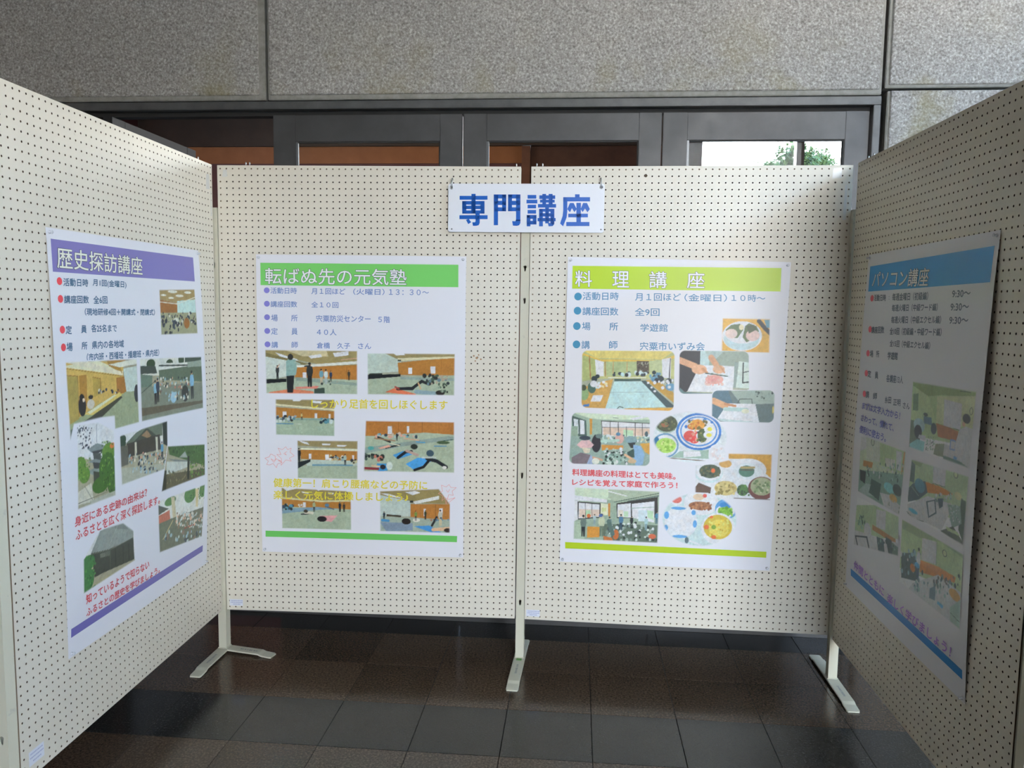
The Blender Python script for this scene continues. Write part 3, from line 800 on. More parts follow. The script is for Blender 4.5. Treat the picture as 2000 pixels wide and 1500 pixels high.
TU 4c78a0 宍粟市いずみ会 4344,12842 6806,12878 4335,13153
F P 7420,14133 9204,14125 9237,12822 7432,12822
p d8a03c 7334,14155 9247,14183 9310,12752 7387,12763
e e8ecf0 8183,13451 740,565
e b4c4cc 8164,13331 656,408
e dce4e8 8202,13547 655,383
l 303030 161 8789,14033 9034,13751 9228,13564
p 6890a0 8973,14084 9215,14087 9229,13754 9078,13800
p 5c6c48 7564,13680 7768,13875 8094,13918 8220,13691 8022,13376 7693,13370
e e8bcb8 7781,13540 225,182
e d8c8a8 8146,13785 94,105
p 5c6840 8284,13835 8420,13942 8704,13841 8805,13652 8631,13362 8357,13214 8208,13403
e e8b4b0 8579,13481 257,215
p 4c5434 8331,13836 8609,13888 8732,13723 8436,13551
F R 2115,12801 5686,12838 5715,10494 2130,10539
p b4b078 2055,12859 5723,12877 5759,11760 2105,11679
p dcc070 2080,12835 5699,12877 5209,12503 2697,12503
p e0b050 2082,12712 2844,12457 5162,12478 5691,12683 5695,12562 5164,12405 2846,12383 2086,12565
p a8ac70 2158,12615 2699,12430 2667,11691 2156,11581
p e8ecf0 2625,12453 2968,12361 2982,11796 2689,11790
l a06840 39 2403,12571 2472,11687
l a06840 29 3017,12362 3045,11798
p a8b080 3065,12363 4251,12387 4266,11849 3079,11823
l c08050 19 3332,12369 3346,11829
l c08050 19 3865,12379 3879,11841
p 504034 4240,12421 4707,12430 4722,11932 4254,11922
c 73 40 43 4260,12387 4694,12396 4706,11981 4272,11972 302820 807868 a09888
p b0b488 4731,12445 5210,12479 5229,11870 4748,11860
p dce4ec 5199,12503 5541,12583 5544,11755 5231,11797
l 403830 38 5519,12534 5498,11705
p c89850 2112,11333 3349,11706 3086,10514 2131,10489
p b8d0d4 3400,11633 4514,11634 5411,10649 3062,10514
l 90a4a8 19 3290,11173 4767,11223
p 38504c 3398,11707 4414,11730 4417,11642 3400,11609
p 3c4c50 4416,11656 4609,11661 5722,10706 5677,10631 5411,10649
p b88c3c 4584,11694 5042,11705 5740,11172 5753,10780
p d49c40 2499,10499 5701,10632 5705,10484 2501,10400
e c0d0d8 3575,10487 341,69
l 282c2c 29 3502,10500 3620,10627 3768,10581
c 74 18 127 3221,11949 4648,11980 4651,11882 3224,11851 c8d4d8 384048 b8ccd0 202428
l e8e0c8 29 3153,11751 4606,11783
c 75 12 146 4746,11933 5130,11941 5139,11648 4755,11639 6890a8 28282c 5880a0
e 203034 2618,11690 117,118 2738,11791 88,79 4913,11985 77,78 5184,11747 115,117 5485,11656 115,127
e 466458 2529,11342 166,222
e dce4e8 2599,11492 137,128
e 6890b0 5554,11437 192,147
e 88a070 2240,11088 172,248
e 404830 2210,11335 108,119
c 76 16 98 2670,11592 3108,11602 3116,11307 2676,11296 e0e8e8 c8d4d8 d8c8a0
p e8eef0 2584,11047 2975,11056 2884,10806 2492,10797
p 4878b8 2201,10665 2445,10706 2447,10607 2202,10581
c 77 14 97 4609,11685 5665,11709 5683,11171 4625,11145 e0e8e8 e8e8e0
F R 5856,12870 8473,12880 8532,11240 5875,11176
p 949c90 5816,12928 8509,12929 8535,12304 5839,12249
p 282428 5842,12855 6650,12885 6648,12265 6439,11433 6018,11179 5875,11176
p b4c4c8 6650,12885 7005,12862 6985,12127 6657,12023
p a8b4b4 6816,12873 7525,12862 7253,12568 6918,12658
p e8ecf0 6206,11281 6646,12314 7971,12292 7917,11274
p 8c9894 7942,12437 8107,12440 8051,11471 7933,11468
p c8d0cc 8105,12488 8482,12447 8523,11458 8028,11470
l 28302c 57 8272,12419 8279,11670 8513,11700
l 28302c 38 8263,12057 8496,12110
p 5c7478 5914,11421 6111,11255 7304,11220 5876,11127
l d09878 242 5855,12492 6458,12261
e d8a080 6629,12143 285,184
l c88c68 106 6746,12170 6918,12028
l d09878 222 7062,12612 7262,12326
e d4a080 7363,12159 227,165
l c88c68 67 7406,12281 7580,12042
l 384840 43 6871,12003 7704,11900
l 98a49c 24 7084,12007 7703,11919
e e89890 7212,11768 341,175
c 78 26 97 6875,11906 7561,11921 7575,11557 6888,11541 e88c88 f0b0a8 e89c98
F R 7147,11353 9487,11408 9496,10146 7164,10130
p 606e70 7116,11423 9507,11479 9580,9830 7177,9761
p 4c6878 7116,11423 7722,11438 8040,10569 7441,10112 7157,10300
p 98a49c 7769,11439 9507,11479 9533,10899 8266,10818
p d8e0e4 7388,10258 7745,10854 8783,10856 8954,10154
p b8c4c8 7388,10258 8954,10154 8959,10057 7486,10162
l 404844 29 8123,10863 8187,11035 8634,11047 8665,10877
c 79 14 77 8716,11340 9465,11358 9477,11092 8727,11073 3c4c40 88948c 283430
l d09870 244 7219,10938 7654,10754
l c08058 97 7651,10827 8032,10764
l a8bcbc 146 7658,10632 8463,10629
e f0e0c0 8418,10569 142,88
p 5c706c 7686,9923 9516,10218 9531,9878 7834,9780
e c8b060 9450,10654 37,146
F R 1764,10354 4819,10286 4855,8299 1697,8294
p 9cac9c 1664,10401 4839,10435 4867,9495 1685,9401
p c8d0bc 1764,10354 4819,10286 4824,10138 2999,10088 2508,10124
p e4e8e0 4022,10166 4649,10307 4796,10261 4170,10095
l 5c6860 24 3388,10173 3584,10164
p 4c5c58 1767,10229 2337,10045 2377,9372 1835,9305
p d0dce4 1843,10106 2017,10071 2053,9512 1906,9458
p e0e8ec 2091,10063 2264,10028 2286,9494 2118,9489
p 90a090 1701,9802 2022,9811 2047,8658 1728,8497
p c88c3c 2468,10123 2567,10116 2581,9503 2498,9475
p e8ece8 2927,10036 4828,9990 4845,9435 2966,9439
p d8b8a8 3006,9790 4810,9791 4819,9494 3014,9465
p b8d0b0 3791,9712 4181,9699 4188,9450 3798,9464
l 34302c 29 2927,10036 4828,9990
l 34302c 24 2941,10037 2976,9439
l 34302c 24 3271,9996 3294,9449
l 34302c 29 3588,10005 3612,9458
l 34302c 24 3909,9840 3920,9442
l 34302c 29 4246,9998 4262,9428
l 34302c 24 4523,9981 4539,9426
l 403c38 19 2957,9798 4833,9817
p 90a098 1685,9401 4868,9471 4903,8300 1708,8244
c 80 60 99 2671,9455 4818,9519 4826,9246 2677,9180 88a098 b8c8c4 485c60 d0dcdc c8c0a0
p c8883c 2949,9098 3808,9090 3811,8965 2980,8864
p d09840 4439,9184 4851,9222 4841,8748 4668,8842
e e0a49c 3654,9360 166,209
e 5880a0 3600,9533 88,70
e 485860 4695,9565 68,109
e 38404c 2304,9344 222,90
e 28242c 2752,9132 187,350
e 687878 2858,9436 138,90
l a8c0b8 110 2971,9239 3607,9283
p dcacb0 1989,9059 2158,9240 2478,9264 2655,9079 2559,8951 2140,8938
p e0c4b0 2189,8965 2535,8925 2490,8748 2292,8742
p 786870 1801,8550 2144,8762 2541,8674 2644,8476 2450,8319 1806,8298
p 98a4c4 2541,8674 2692,8528 2599,8274 2401,8317
l c89880 80 2642,8577 2989,8488
e d8d4c8 2744,8429 148,121
e 90a8a0 3431,8502 344,226
e c8d0cc 3384,8425 246,141
c 81 60 100 3027,8941 3957,8970 3974,8370 3042,8339 485c54 a8b8b0 d8e0e0 28302c 688078
e 8098a0 4094,9323 224,149
p 2c3030 3976,9195 4292,9229 4201,9002 4103,8999
p 88a8cc 4197,9127 4491,9086 4647,8742 4585,8340 4319,8281 4211,8628
p 38504c 3962,8820 4226,8978 4260,8629 4016,8621
l d8a888 90 3891,8718 4214,8528
e c8a888 4167,8476 166,90
F E 6364,9490 1440,1013
p d0dcdc 4839,10435 8042,10520 8122,8508 4900,8400
e 9cb0a4 5433,9982 444,356
e 484c34 5456,10007 415,326
e 9c6040 5385,9956 145,99
c 82 30 78 5112,10196 5762,10213 5777,9770 5126,9751 4c5430 6c6c48 2c3424
e 6c90b4 5435,9140 512,487
e d4e0e8 5435,9140 445,417
e 2c6c98 5093,9254 107,223
e a8c860 5459,9141 387,298
c 83 26 99 5163,9330 5743,9348 5756,8927 5176,8908 b8d870 88b040 cce088
p 98aca0 5997,8934 7100,9018 7112,8672 5668,8675
p e8ecdc 6142,8939 6766,8958 6821,8762 6150,8691
l 705840 34 5596,8648 7164,8575
e 3470bc 6691,9722 861,729
e e4ecf4 6691,9722 766,641
e 4c84c8 6691,9732 708,591
e ecf0f4 6691,9737 651,532
e 3470bc 6904,10186 67,59 6437,10133 67,59 6205,9905 58,69 7179,10105 57,49
e e09038 6634,9991 287,207
e c8702c 6445,9912 192,128
c 84 30 98 6317,10130 7010,10149 7025,9756 6331,9736 e8983c c86c28 6c5c28 f0b860
e dc5048 6362,9540 240,217
e e03c3c 6536,9372 173,119
c 85 12 108 6164,9707 6643,9721 6658,9301 6178,9287 e85850 d84440 f08878
e 485430 6840,9578 191,271
c 86 16 78 6644,9696 6979,9706 6993,9312 6658,9301 58682c 303c20 8c8850
e f4f0e8 7094,9832 200,167 7078,9610 201,148
e f0c848 7108,9832 95,79 7088,9601 105,79
F E 7439,8891 334,356
e e4dce0 7439,8906 382,395
c 87 40 88 7192,9120 7716,9136 7733,8693 7208,8675 e8e0e4 d8c4c8 f0ecec
F P 7844,8918 9502,8937 9512,7110 6639,7111 6594,8407 7215,8477 7831,8646
p d4dcdc 6528,8901 9523,8996 9608,7074 6596,6959
p c8923c 7819,8942 9523,8996 9571,7915 9128,8294 8636,8722 7876,8697
e dce4e8 7732,8495 296,238
e c89858 7751,8495 239,158
p 5c4030 6625,7511 6763,7715 7250,7533 7217,7132 6639,7111
e c0ccd0 7133,8102 537,388
e e8ecec 7132,8152 508,348
e 48523c 7179,8178 412,273
c 88 30 89 6837,8341 7507,8363 7521,7991 6850,7968 3c4430 68603c 2c3424
e d86838 7297,8207 77,89
e e0e8f4 8631,8277 674,455
e d0dce8 8609,8227 522,326
e 4c7060 8562,8226 295,227
l a48c5c 88 8366,8367 8840,8383
l 504030 39 8346,8268 8844,8295
e e0e0d8 7780,7478 536,388
e c8b078 7802,7529 431,289
c 89 36 99 7435,7739 8152,7765 8170,7318 7452,7291 d8c080 b09458 8c7840
e 487030 8450,7478 219,229
c 90 20 89 8275,7670 8679,7685 8696,7288 8291,7273 3c6028 5c8838 284020
e 6c3830 9159,7578 512,456
e a0a080 9156,7652 417,357
c 91 26 99 8861,7890 9429,7910 9451,7415 8882,7394 8c9c70 c0c0a0 687850
p 605040 8128,7167 9509,7159 9513,7070 8133,7042
F E 6839,6239 1451,1082
p c0ccd0 5323,7312 8309,7423 8399,5171 5394,5038
e e4e8ec 5940,7009 252,231
e d87068 5940,7009 194,151
e e8ecf4 6888,6920 666,501
e e8b8a0 6783,7141 212,130
e d85850 7022,7200 77,80
e a06848 6844,6792 434,171
c 92 30 90 6453,6903 7273,6934 7284,6634 6464,6602 b87850 804c34 985c3c
e 5c94cc 7858,6707 432,400
e e8ecec 7814,6605 355,250
e 3c80c0 7828,6856 240,130
e 78a838 7814,6605 278,180
c 93 24 90 7569,6746 8096,6766 8110,6416 7582,6395 88b840 5c8c2c
e d4e4f4 6131,6109 632,646
e 5c98d0 6025,6660 291,60 5572,6365 97,151 5564,5858 78,122 6111,5527 292,61 6676,6056 78,151 6612,6507 87,101
e ecf0f0 6130,6135 467,424
c 94 60 80 5716,6446 6540,6479 6563,5824 5737,5789 f0f4f0 e0e4e0 e8ece8
e e0e4e4 7577,5892 650,644
e f0f0e8 7575,5932 617,594
e c8a840 7560,5967 549,493
e dcc05c 7600,5918 385,352
c 95 40 90 7150,6327 7968,6360 7997,5608 7178,5572 d8b848 e4cc70 c09830
e e06838 7126,5949 97,91 7420,5558 97,81 7304,6359 67,50
e 7c9838 7405,5960 87,91
l e8ecec 60 6309,5434 6949,5208
e 586870 6384,5386 78,132
F P 1935,7365 5284,7311 5266,5210 1930,5234
p 98a494 1825,7387 5317,7513 5389,5190 1874,5036
p c4ccb8 1935,7365 3264,7338 3571,6894 1944,6933
p a8b09c 3264,7338 5284,7311 5289,7160 3573,6818 3272,6984
l e4e8e4 40 3291,7237 4009,7072
p e4e8e4 1942,7035 3225,6906 3228,6779 1946,6832
l 485850 30 3523,6816 5277,7235
l 64706c 60 4064,6862 5280,7135
p d8e0d8 1911,6830 2111,6813 2127,6073 1930,5963
p 34302c 2062,6785 2982,6744 2986,6159 2093,6046
p e8ecec 2113,6736 2943,6692 2945,6198 2126,6099
p e0bcb0 2143,6482 2938,6488 2945,6208 2150,6151
p b0c8a8 2393,6441 2592,6449 2598,6169 2399,6161
l 34302c 20 2376,6746 2400,6110
l 34302c 20 2635,6731 2658,6146
p d8dcb8 2982,6744 3279,6730 3265,6272 2993,6261
p c8803c 3278,6756 3367,6759 3366,6225 3291,6222
p c8c890 3035,6568 3208,6575 3187,6422 3040,6390
p 34302c 3599,6768 5208,7082 5234,6250 3639,6160
p ecf0f0 3649,6719 4164,6790 4180,6207 3663,6212
p e8c8bc 3680,6492 3877,6500 3875,6220 3687,6238
p b8ccb0 3903,6450 4075,6457 4081,6229 3909,6222
p ecf0f4 4204,6766 5082,6901 5094,6042 4239,6210
p c8d0e8 4466,6523 4809,6537 4823,6081 4479,6067
p b8d0b0 4809,6537 5055,6496 5066,6142 4843,6234
l 98a8a0 30 4209,6589 5074,6673
p a8b4a0 1905,5962 2353,5980 2370,5237 1920,5218
p 606c60 3101,5909 5268,5947 5266,5210 3118,5193
c 96 90 112 3199,5964 5240,6048 5262,5337 3216,5249 485450 98a49c c8d0cc 303834 788880 d4dcd8
p d08c3c 2482,5781 2980,5776 2965,5366 2468,5319
p c4703c 3113,5423 3462,5362 3515,5210 3168,5195
h 2317,5364 897 687470 28282c
e d06838 2522,6217 80,82
h 3039,5395 946 c0c0a4 6c7868
e 4c64a0 3003,6251 79,61
h 2755,5843 459 a8b8bc 8898a0
e c06838 3607,5496 119,204
h 3356,5613 612 788c90 485058
h 3800,5683 662 4c7494 34485c
l 586c68 173 3321,6020 3483,5516
h 4217,5777 508 202428 202428
h 4784,5724 558 a4bcc0 8098a0
h 5193,5995 506 4c80a0 305870
e d06848 5037,5480 147,102
TH cc5058 料理講座の料理はとても美味。 1841,7833 5866,7803 1835,8096
TH cc5058 レシピを覚えて家庭で作ろう！ 1849,7438 5950,7446 1844,7692
B a4b418 1611,5102 9459,5057 9459,4816 1617,4844
K r
B 144868 1757,15999 9683,16072 9663,15183 1730,15132
TT 0 パソコン講座 2042,15271 6209,15192 2105,15799
O a83038 2121,14896 141,111 2126,13833 141,111 2071,13002 143,111 2031,12305 144,111 1982,11577 145,112
T 34343c 活動日時 2322,14799 3293,14788 2290,15016
O 34343c 3527,14932 21,13 3539,14846 21,13
T 34343c 毎週金曜日（初級編） 3797,14795 6299,14786 3783,15030
T 34343c 9:30～ 7750,14840 8743,14842 7740,15020
T 34343c 毎週火曜日（中級ワード編） 3815,14453 6954,14471 3805,14667
T 34343c 9:30～ 7726,14480 8724,14488 7715,14668
T 34343c 毎週火曜日（中級エクセル編） 3820,14068 7223,14116 3808,14291
T 34343c 9:30～ 7715,14125 8752,14136 7705,14306
T 34343c 講座回数 2275,13700 3318,13731 2242,13927
T 34343c 全10回（初級編・中級ワード編） 3769,13701 7310,13770 3757,13925
T 34343c 全15回（中級エクセル編） 3825,13316 6664,13365 3825,13531
T 34343c 場 2257,12875 2535,12892 2223,13103
T 34343c 所 2796,12908 3042,12914 2763,13131
T 34343c 学遊館 3728,12899 4492,12927 3714,13137
T 34343c 定 2170,12177 2464,12193 2136,12406
T 34343c 員 2811,12187 3069,12201 2778,12411
T 34343c 各講座13人 3751,12161 5005,12215 3748,12401
T 34343c 講 2134,11454 2417,11477 2099,11683
T 34343c 師 2778,11481 3082,11507 2769,11698
T 34343c 糸田 3746,11461 4223,11505 3736,11679
T 34343c 正明 4402,11467 4923,11510 4393,11667
T 34343c さん 5112,11471 5579,11490 5105,11653
TH 38345a まずは文字入力から！ 1900,11038 4970,11087 1918,11279
TH 38345a さわって、慣れて、 1856,10612 4558,10645 1895,10853
TH 38345a 便利に使おう。 1779,10178 4007,10214 1816,10441
F P 5688,12360 9511,12452 9485,10447 5681,10340
p 6c7050 5327,12363 9582,12541 9784,11040 5563,10713
p 585c3c 5688,12360 9511,12452 9532,12301 7573,12145 6756,12021 5747,12225
p 747858 5747,12225 6756,12021 7414,11341 5656,11191
p 4c5440 5781,11983 6122,12038 6157,11522 5811,11495
p 7c7c5c 7310,12083 9528,12330 9556,11505 7346,11331
l 303428 24 8625,12368 9210,12390
p 848ca0 7752,12052 8789,12049 8823,11362 7808,11318
l 383828 19 7810,11302 8825,11347
e 303028 9320,11919 101,95
e 7c7c60 9320,11919 73,77
p 6c4024 7346,11331 8709,11313 8686,11030 7534,10965
p 44483c 5561,11177 6425,11231 6387,10431 5681,10340
p 404c54 6548,11419 7052,11438 7116,11231 6578,11202
e 282c2c 6665,11476 145,54
e 687070 6292,11108 376,205
e 1c1c20 6243,10910 257,206
p 5c8488 5721,10454 6200,10677 6725,10679 6693,10383 5780,10322
p a89c94 6330,10837 6771,10874 6718,10729 6270,10723
c 97 50 53 6776,10841 7333,10932 7387,10544 6832,10443 343c38 707868 545c50
e 24282c 7233,11149 180,164
p 4c4c3c 7427,10750 7953,10841 8005,10463 7332,10434
p 808478 7953,10841 8771,10859 8820,10496 7932,10514
p 404c44 7932,10514 9458,10561 9476,10430 7945,10420
p 3c5070 8282,11025 8592,11045 8600,10765 8290,10741
p a0a4a8 8332,10986 8568,10995 8565,10790 8335,10780
p 8c9088 8764,11353 9101,11496 9560,11476 9588,10438 8812,10556 8575,10949
e 282420 9103,11694 219,126
p 806050 8882,11586 9060,11581 9045,11473 8896,11481
p 385878 8558,10617 8744,10605 8723,10539 8538,10534
F P 1906,10062 2427,10135 5516,10185 5353,8126 1876,8076
p 787c64 1575,10071 5563,10713 5752,9387 1760,8848
p 8c949c 1850,10073 2431,10107 2436,9722 1929,9548
p 7c806c 2383,10079 3531,10113 3626,9468 2489,9366
p 6c7054 3531,10113 5558,10174 5499,9440 3637,9392
e 30342c 2954,10034 139,126
e 787c68 2954,10034 99,102
p 8c7c70 4017,9699 4772,9769 4772,9471 4055,9438
l 4c4438 14 4405,9736 4421,9436
p 8c949c 4815,10075 5236,10115 5241,9495 4899,9497
l 8c4c28 78 5419,10113 5307,9326
p 704c2c 2239,9276 3054,9355 2985,9141 2217,9066
p 505c54 1760,8848 5737,9492 5601,8156 1882,8035
c 98 60 95 2564,9217 5368,9776 5444,9247 2652,8626 445048 707c70 8c948c 2c3430 58645c
p 181c20 1973,8892 2503,8920 2464,8482 2027,8529
p 2c3834 2988,8781 3821,8789 3717,8197 2827,8280
p 686c68 2562,8524 2968,8576 2830,8261 3220,8234 2520,8105 1923,8129
p 888c88 3771,8484 4500,8582 5394,8431 5353,8126 4211,8051
e 547880 4468,8802 431,156
e 98603c 4818,8546 298,124
e 2c3030 5076,8869 342,181
c 99 24 74 4263,8333 5287,8588 5338,8232 4317,7963 9c9c90 505448 8c8c80
F P 5940,10032 9470,10263 9374,8407 5810,8303
p 6c7058 5504,9984 9537,10397 9734,8942 5664,8862
p 585c40 5940,10032 6736,10083 6610,9921 5998,9902
p 8890a0 7391,10113 8162,10173 8176,9693 7429,9638
l 383828 19 7432,9622 8179,9678
e 303028 8746,10144 134,92
e 78785c 8746,10144 98,71
p 7c4c24 6811,9551 7921,9635 8634,9609 8582,9533 7069,9269
p 38403c 5824,10010 6231,9913 6233,9352 5918,9352
p 30383c 5797,9074 6157,9335 6953,9582 7139,9285 6597,8948 5890,8702
e 3c5460 6613,9368 344,203
l 606860 20 6096,9215 6583,9049
p 909890 5861,8622 7153,9187 8611,9319 8083,8467 5906,8310
c 100 24 84 7486,9334 8573,9595 8603,9380 7517,9109 687068 404c48 8c948c
p 30383c 7069,9013 7642,9206 7762,8839 7274,8574
p 888c98 7178,9007 7581,9151 7678,8850 7314,8646
p 30383c 7770,9271 8093,9350 8111,9127 7907,9009
l 303430 24 5813,8394 6303,8310 6974,8389
e 3c688c 6274,8515 311,62
p a09c90 7377,8602 8628,9196 8087,8436 7254,8467
e 8c7458 8940,9620 205,103
p 243024 9122,9603 9390,9577 9402,8416 9059,8748
p 545c54 8366,9257 9093,9379 9212,8946 8699,8676
c 101 40 49 8432,9241 9089,9409 9150,8960 8496,8778 3c4840 747c74 90847c
p 2c3028 8023,8417 8751,8754 9394,8475 9346,8398
p 707458 8323,8633 9009,8671 9199,8602 8464,8545
F P 1847,7901 5315,8097 5410,6848 1728,6086
p 6c7058 846,7317 5301,8451 5451,7408 1020,6181
p 808894 3565,7869 4327,8000 4364,7376 3628,7281
p 6c4828 3302,7283 5161,7321 5186,7152 3328,7102
c 102 30 107 1624,7165 2674,7445 2750,6935 1704,6635 2c3830 485848 606c60
e 9c9c98 2933,6940 316,279
p 8c948c 1704,6635 5373,7254 5452,6011 1842,5723
p 24282c 1823,6469 2924,6755 3231,6313 2245,5927
p 8c90a0 1957,6449 2850,6675 3108,6332 2283,6013
p 28405c 3151,6288 3561,6324 3525,6171 3258,6131
p 9c987c 3632,6628 5380,6512 5404,5994 3614,5964
p 343c3c 3696,6975 4248,7047 4429,6556 3871,6563
p 242c2c 4392,7181 4871,7189 5295,6396 4744,6613
p 40483c 4877,7147 5372,7123 5452,6011 5124,6160
c 103 16 108 3710,6885 5161,7321 5240,6774 3795,6305 30383c 58645c 202828
F P 5551,8085 9440,8207 9438,6175 5542,6087
p 6c7054 5162,8023 9524,8343 9683,7170 5380,6512
p 5c6048 5551,8085 9440,8207 9421,8092 8090,8123 6795,7852 5593,7795
p 808c98 6963,7903 7862,8054 7886,7416 6968,7252
l 384848 18 7875,8077 7912,7405
e 282c28 8371,7891 139,96
e 78785c 8371,7891 100,74
p 804c24 6884,7224 8032,7406 9083,7464 9034,7298 6933,6872
p 2c3434 5606,7022 6337,7255 6911,7028 6803,6538 5713,6278
c 104 30 125 5594,7105 7013,7552 7111,6852 5701,6361 343c40 586468 888c88 202828
h 6797,6577 994 9c9488 28303c
e 3c6088 6736,7011 163,80
p 7c8480 6506,6389 8063,7183 9478,7165 9402,6179 7886,6134 6140,6002
c 105 60 120 6614,6595 8945,7415 9013,6917 6693,6040 98a09c 5c6864 b0b4b0 404c50 80887c
c 106 20 99 7760,7038 9349,7594 9392,7280 7808,6699 24282c 3c3430 404844
e a85c34 9078,6978 324,143
e 7c4c30 8882,7337 119,58
p 404c54 7611,6627 7952,6830 7971,6404 7609,6346
p 38608c 8123,6463 8478,6445 8415,6343 8095,6374
p 687068 8843,6550 9430,7001 9435,6193 8892,6191
l 283028 21 8898,6420 9411,6368
e 80481c 6444,6829 167,121
TH 5c3868 仲間とともに 1871,5269 4517,5208 1904,5582
TH 5c3868 楽しく学びましょう！ 4796,5155 9009,5229 4825,5470
B 0e3c60 1551,5156 9624,5169 9643,4927 1589,4904'''
PI = {'l': dict(name='history', paper='d0d8ec', q=[(.194, 1.638), (1.066, 1.641), (1.069, .424), (.212, .428)], amp=(.004, .014),
                label='large paper poster with purple banner, temple photos and red slogans on the left panel'),
      'b1': dict(name='exercise', paper='cfcfd8', q=[(.152, 1.638), (.988, 1.638), (.985, .430), (.157, .432)], amp=(.003, .005),
                 label='paper poster with green banner and gym exercise photos, on the left back panel'),
      'b2': dict(name='cooking', paper='cdc8d0', q=[(.149, 1.640), (.988, 1.626), (.962, .429), (.140, .428)], amp=(.003, .006),
                 label='paper poster with yellow-green banner and cooking photos, on the right back panel'),
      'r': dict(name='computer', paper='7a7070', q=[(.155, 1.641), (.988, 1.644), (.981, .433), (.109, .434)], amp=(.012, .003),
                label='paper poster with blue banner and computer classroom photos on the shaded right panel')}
def disp(pan, S, Z):
    q = PI[pan]['q']; x0 = (q[0][0]+q[3][0])/2; x1 = (q[1][0]+q[2][0])/2; z1, z0 = q[0][1], q[2][1]
    u = np.clip((S-x0)/(x1-x0), 0, 1); v = np.clip((z1-Z)/(z1-z0), 0, 1); aL, aR = PI[pan]['amp']
    if pan == 'r': aL, aR = aR, aL
    e = aL*(1-u)**4+aR*u**4+.002
    d = .0012+e*np.sin(np.pi*v)**.8+.0012*np.sin(v*9+u*4)**2*np.sin(np.pi*v)
    return d+.002*np.sin(np.pi*u)**2*(np.exp(-((v-1)/.03)**2)+.8*np.exp(-(v/.02)**2))
def world_empty(name, pan):
    (x, y), a = O[pan]; return empty(name, (x, y, 0), a)
OFF = {'b1': .0, 'b2': .0, 'l': 0, 'r': 0}
TXT = bpy.data.curves.new('text', 'FONT'); TXT.resolution_u = 3; TXO = bpy.data.objects.new('text_source', TXT); COL.objects.link(TXO)
def glyphs(s):
    TXT.body = s; bpy.context.view_layer.update()
    me = bpy.data.meshes.new_from_object(TXO); n = len(me.vertices); V = np.empty(n*3); me.vertices.foreach_get('co', V); V = V.reshape(-1, 3)[:, :2]
    F = [tuple(p.vertices) for p in me.polygons]; bpy.data.meshes.remove(me)
    lo, hi = V.min(0), V.max(0); return (V-lo)/(hi-lo), F
def text_mesh(name, pan, root, s, q, off, m, spread=0.0, ring=0):
    U, F = glyphs(s); bl, br, tl = [np.array(t) for t in q]
    P = bl+U[:, :1]*(br-bl)+U[:, 1:]*(tl-bl)
    V, FF = [], []
    sh = [(0, 0)] if not ring else [(spread*math.cos(2*math.pi*k/ring), spread*math.sin(2*math.pi*k/ring)) for k in range(ring)]
    for i, (dx, dz) in enumerate(sh):
        S = P[:, 0]+dx; Z = P[:, 1]+dz; n = len(V)
        V += np.stack([S, -disp(pan, S, Z)-off-i*1e-6, Z], 1).tolist(); FF += [tuple(n+k for k in f) for f in F]
    return mk(name, V, FF, m, root)
def quad_mesh(name, pan, root, q, off, m, n=24):
    q = np.array(q); V, F = [], []
    for j in range(n+1):
        for i in range(n+1):
            u, v = i/n, j/n; p = (1-v)*((1-u)*q[0]+u*q[1])+v*((1-u)*q[3]+u*q[2]); V.append((p[0], p[1]))
    V = np.array(V); W = np.stack([V[:, 0], -disp(pan, V[:, 0], V[:, 1])-off, V[:, 1]], 1)
    F = [(j*(n+1)+i, (j+1)*(n+1)+i, (j+1)*(n+1)+i+1, j*(n+1)+i+1) for j in range(n) for i in range(n)]
    return mk(name, W, F, m, root, True)
def sdf(X, Z, P):
    P = np.array(P); d = np.full(X.shape, 1e9); ins = np.zeros(X.shape, bool); n = len(P)
    for i in range(n):
        a = P[i]; b = P[(i+1) % n]; e = b-a; wx, wz = X-a[0], Z-a[1]; t = np.clip((wx*e[0]+wz*e[1])/(e@e+1e-12), 0, 1)
        d = np.minimum(d, np.hypot(wx-e[0]*t, wz-e[1]*t))
        c = ((a[1] > Z) != (b[1] > Z)) & (X < (b[0]-a[0])*(Z-a[1])/((b[1]-a[1]) or 1e-12)+a[0]); ins ^= c
    return np.where(ins, d, -d)
def blotch(rn, shp, st, amp):
    h, w = shp; g = rn.normal(0, amp, (h//st+2, w//st+2)); y = np.arange(h)/st; x = np.arange(w)/st
    y0, x0 = y.astype(int), x.astype(int); fy = (y-y0)[:, None]; fx = (x-x0)[None]
    G = lambda a, b: g[y0+a][:, x0+b]
    return (G(0, 0)*(1-fx)+G(0, 1)*fx)*(1-fy)+(G(1, 0)*(1-fx)+G(1, 1)*fx)*fy
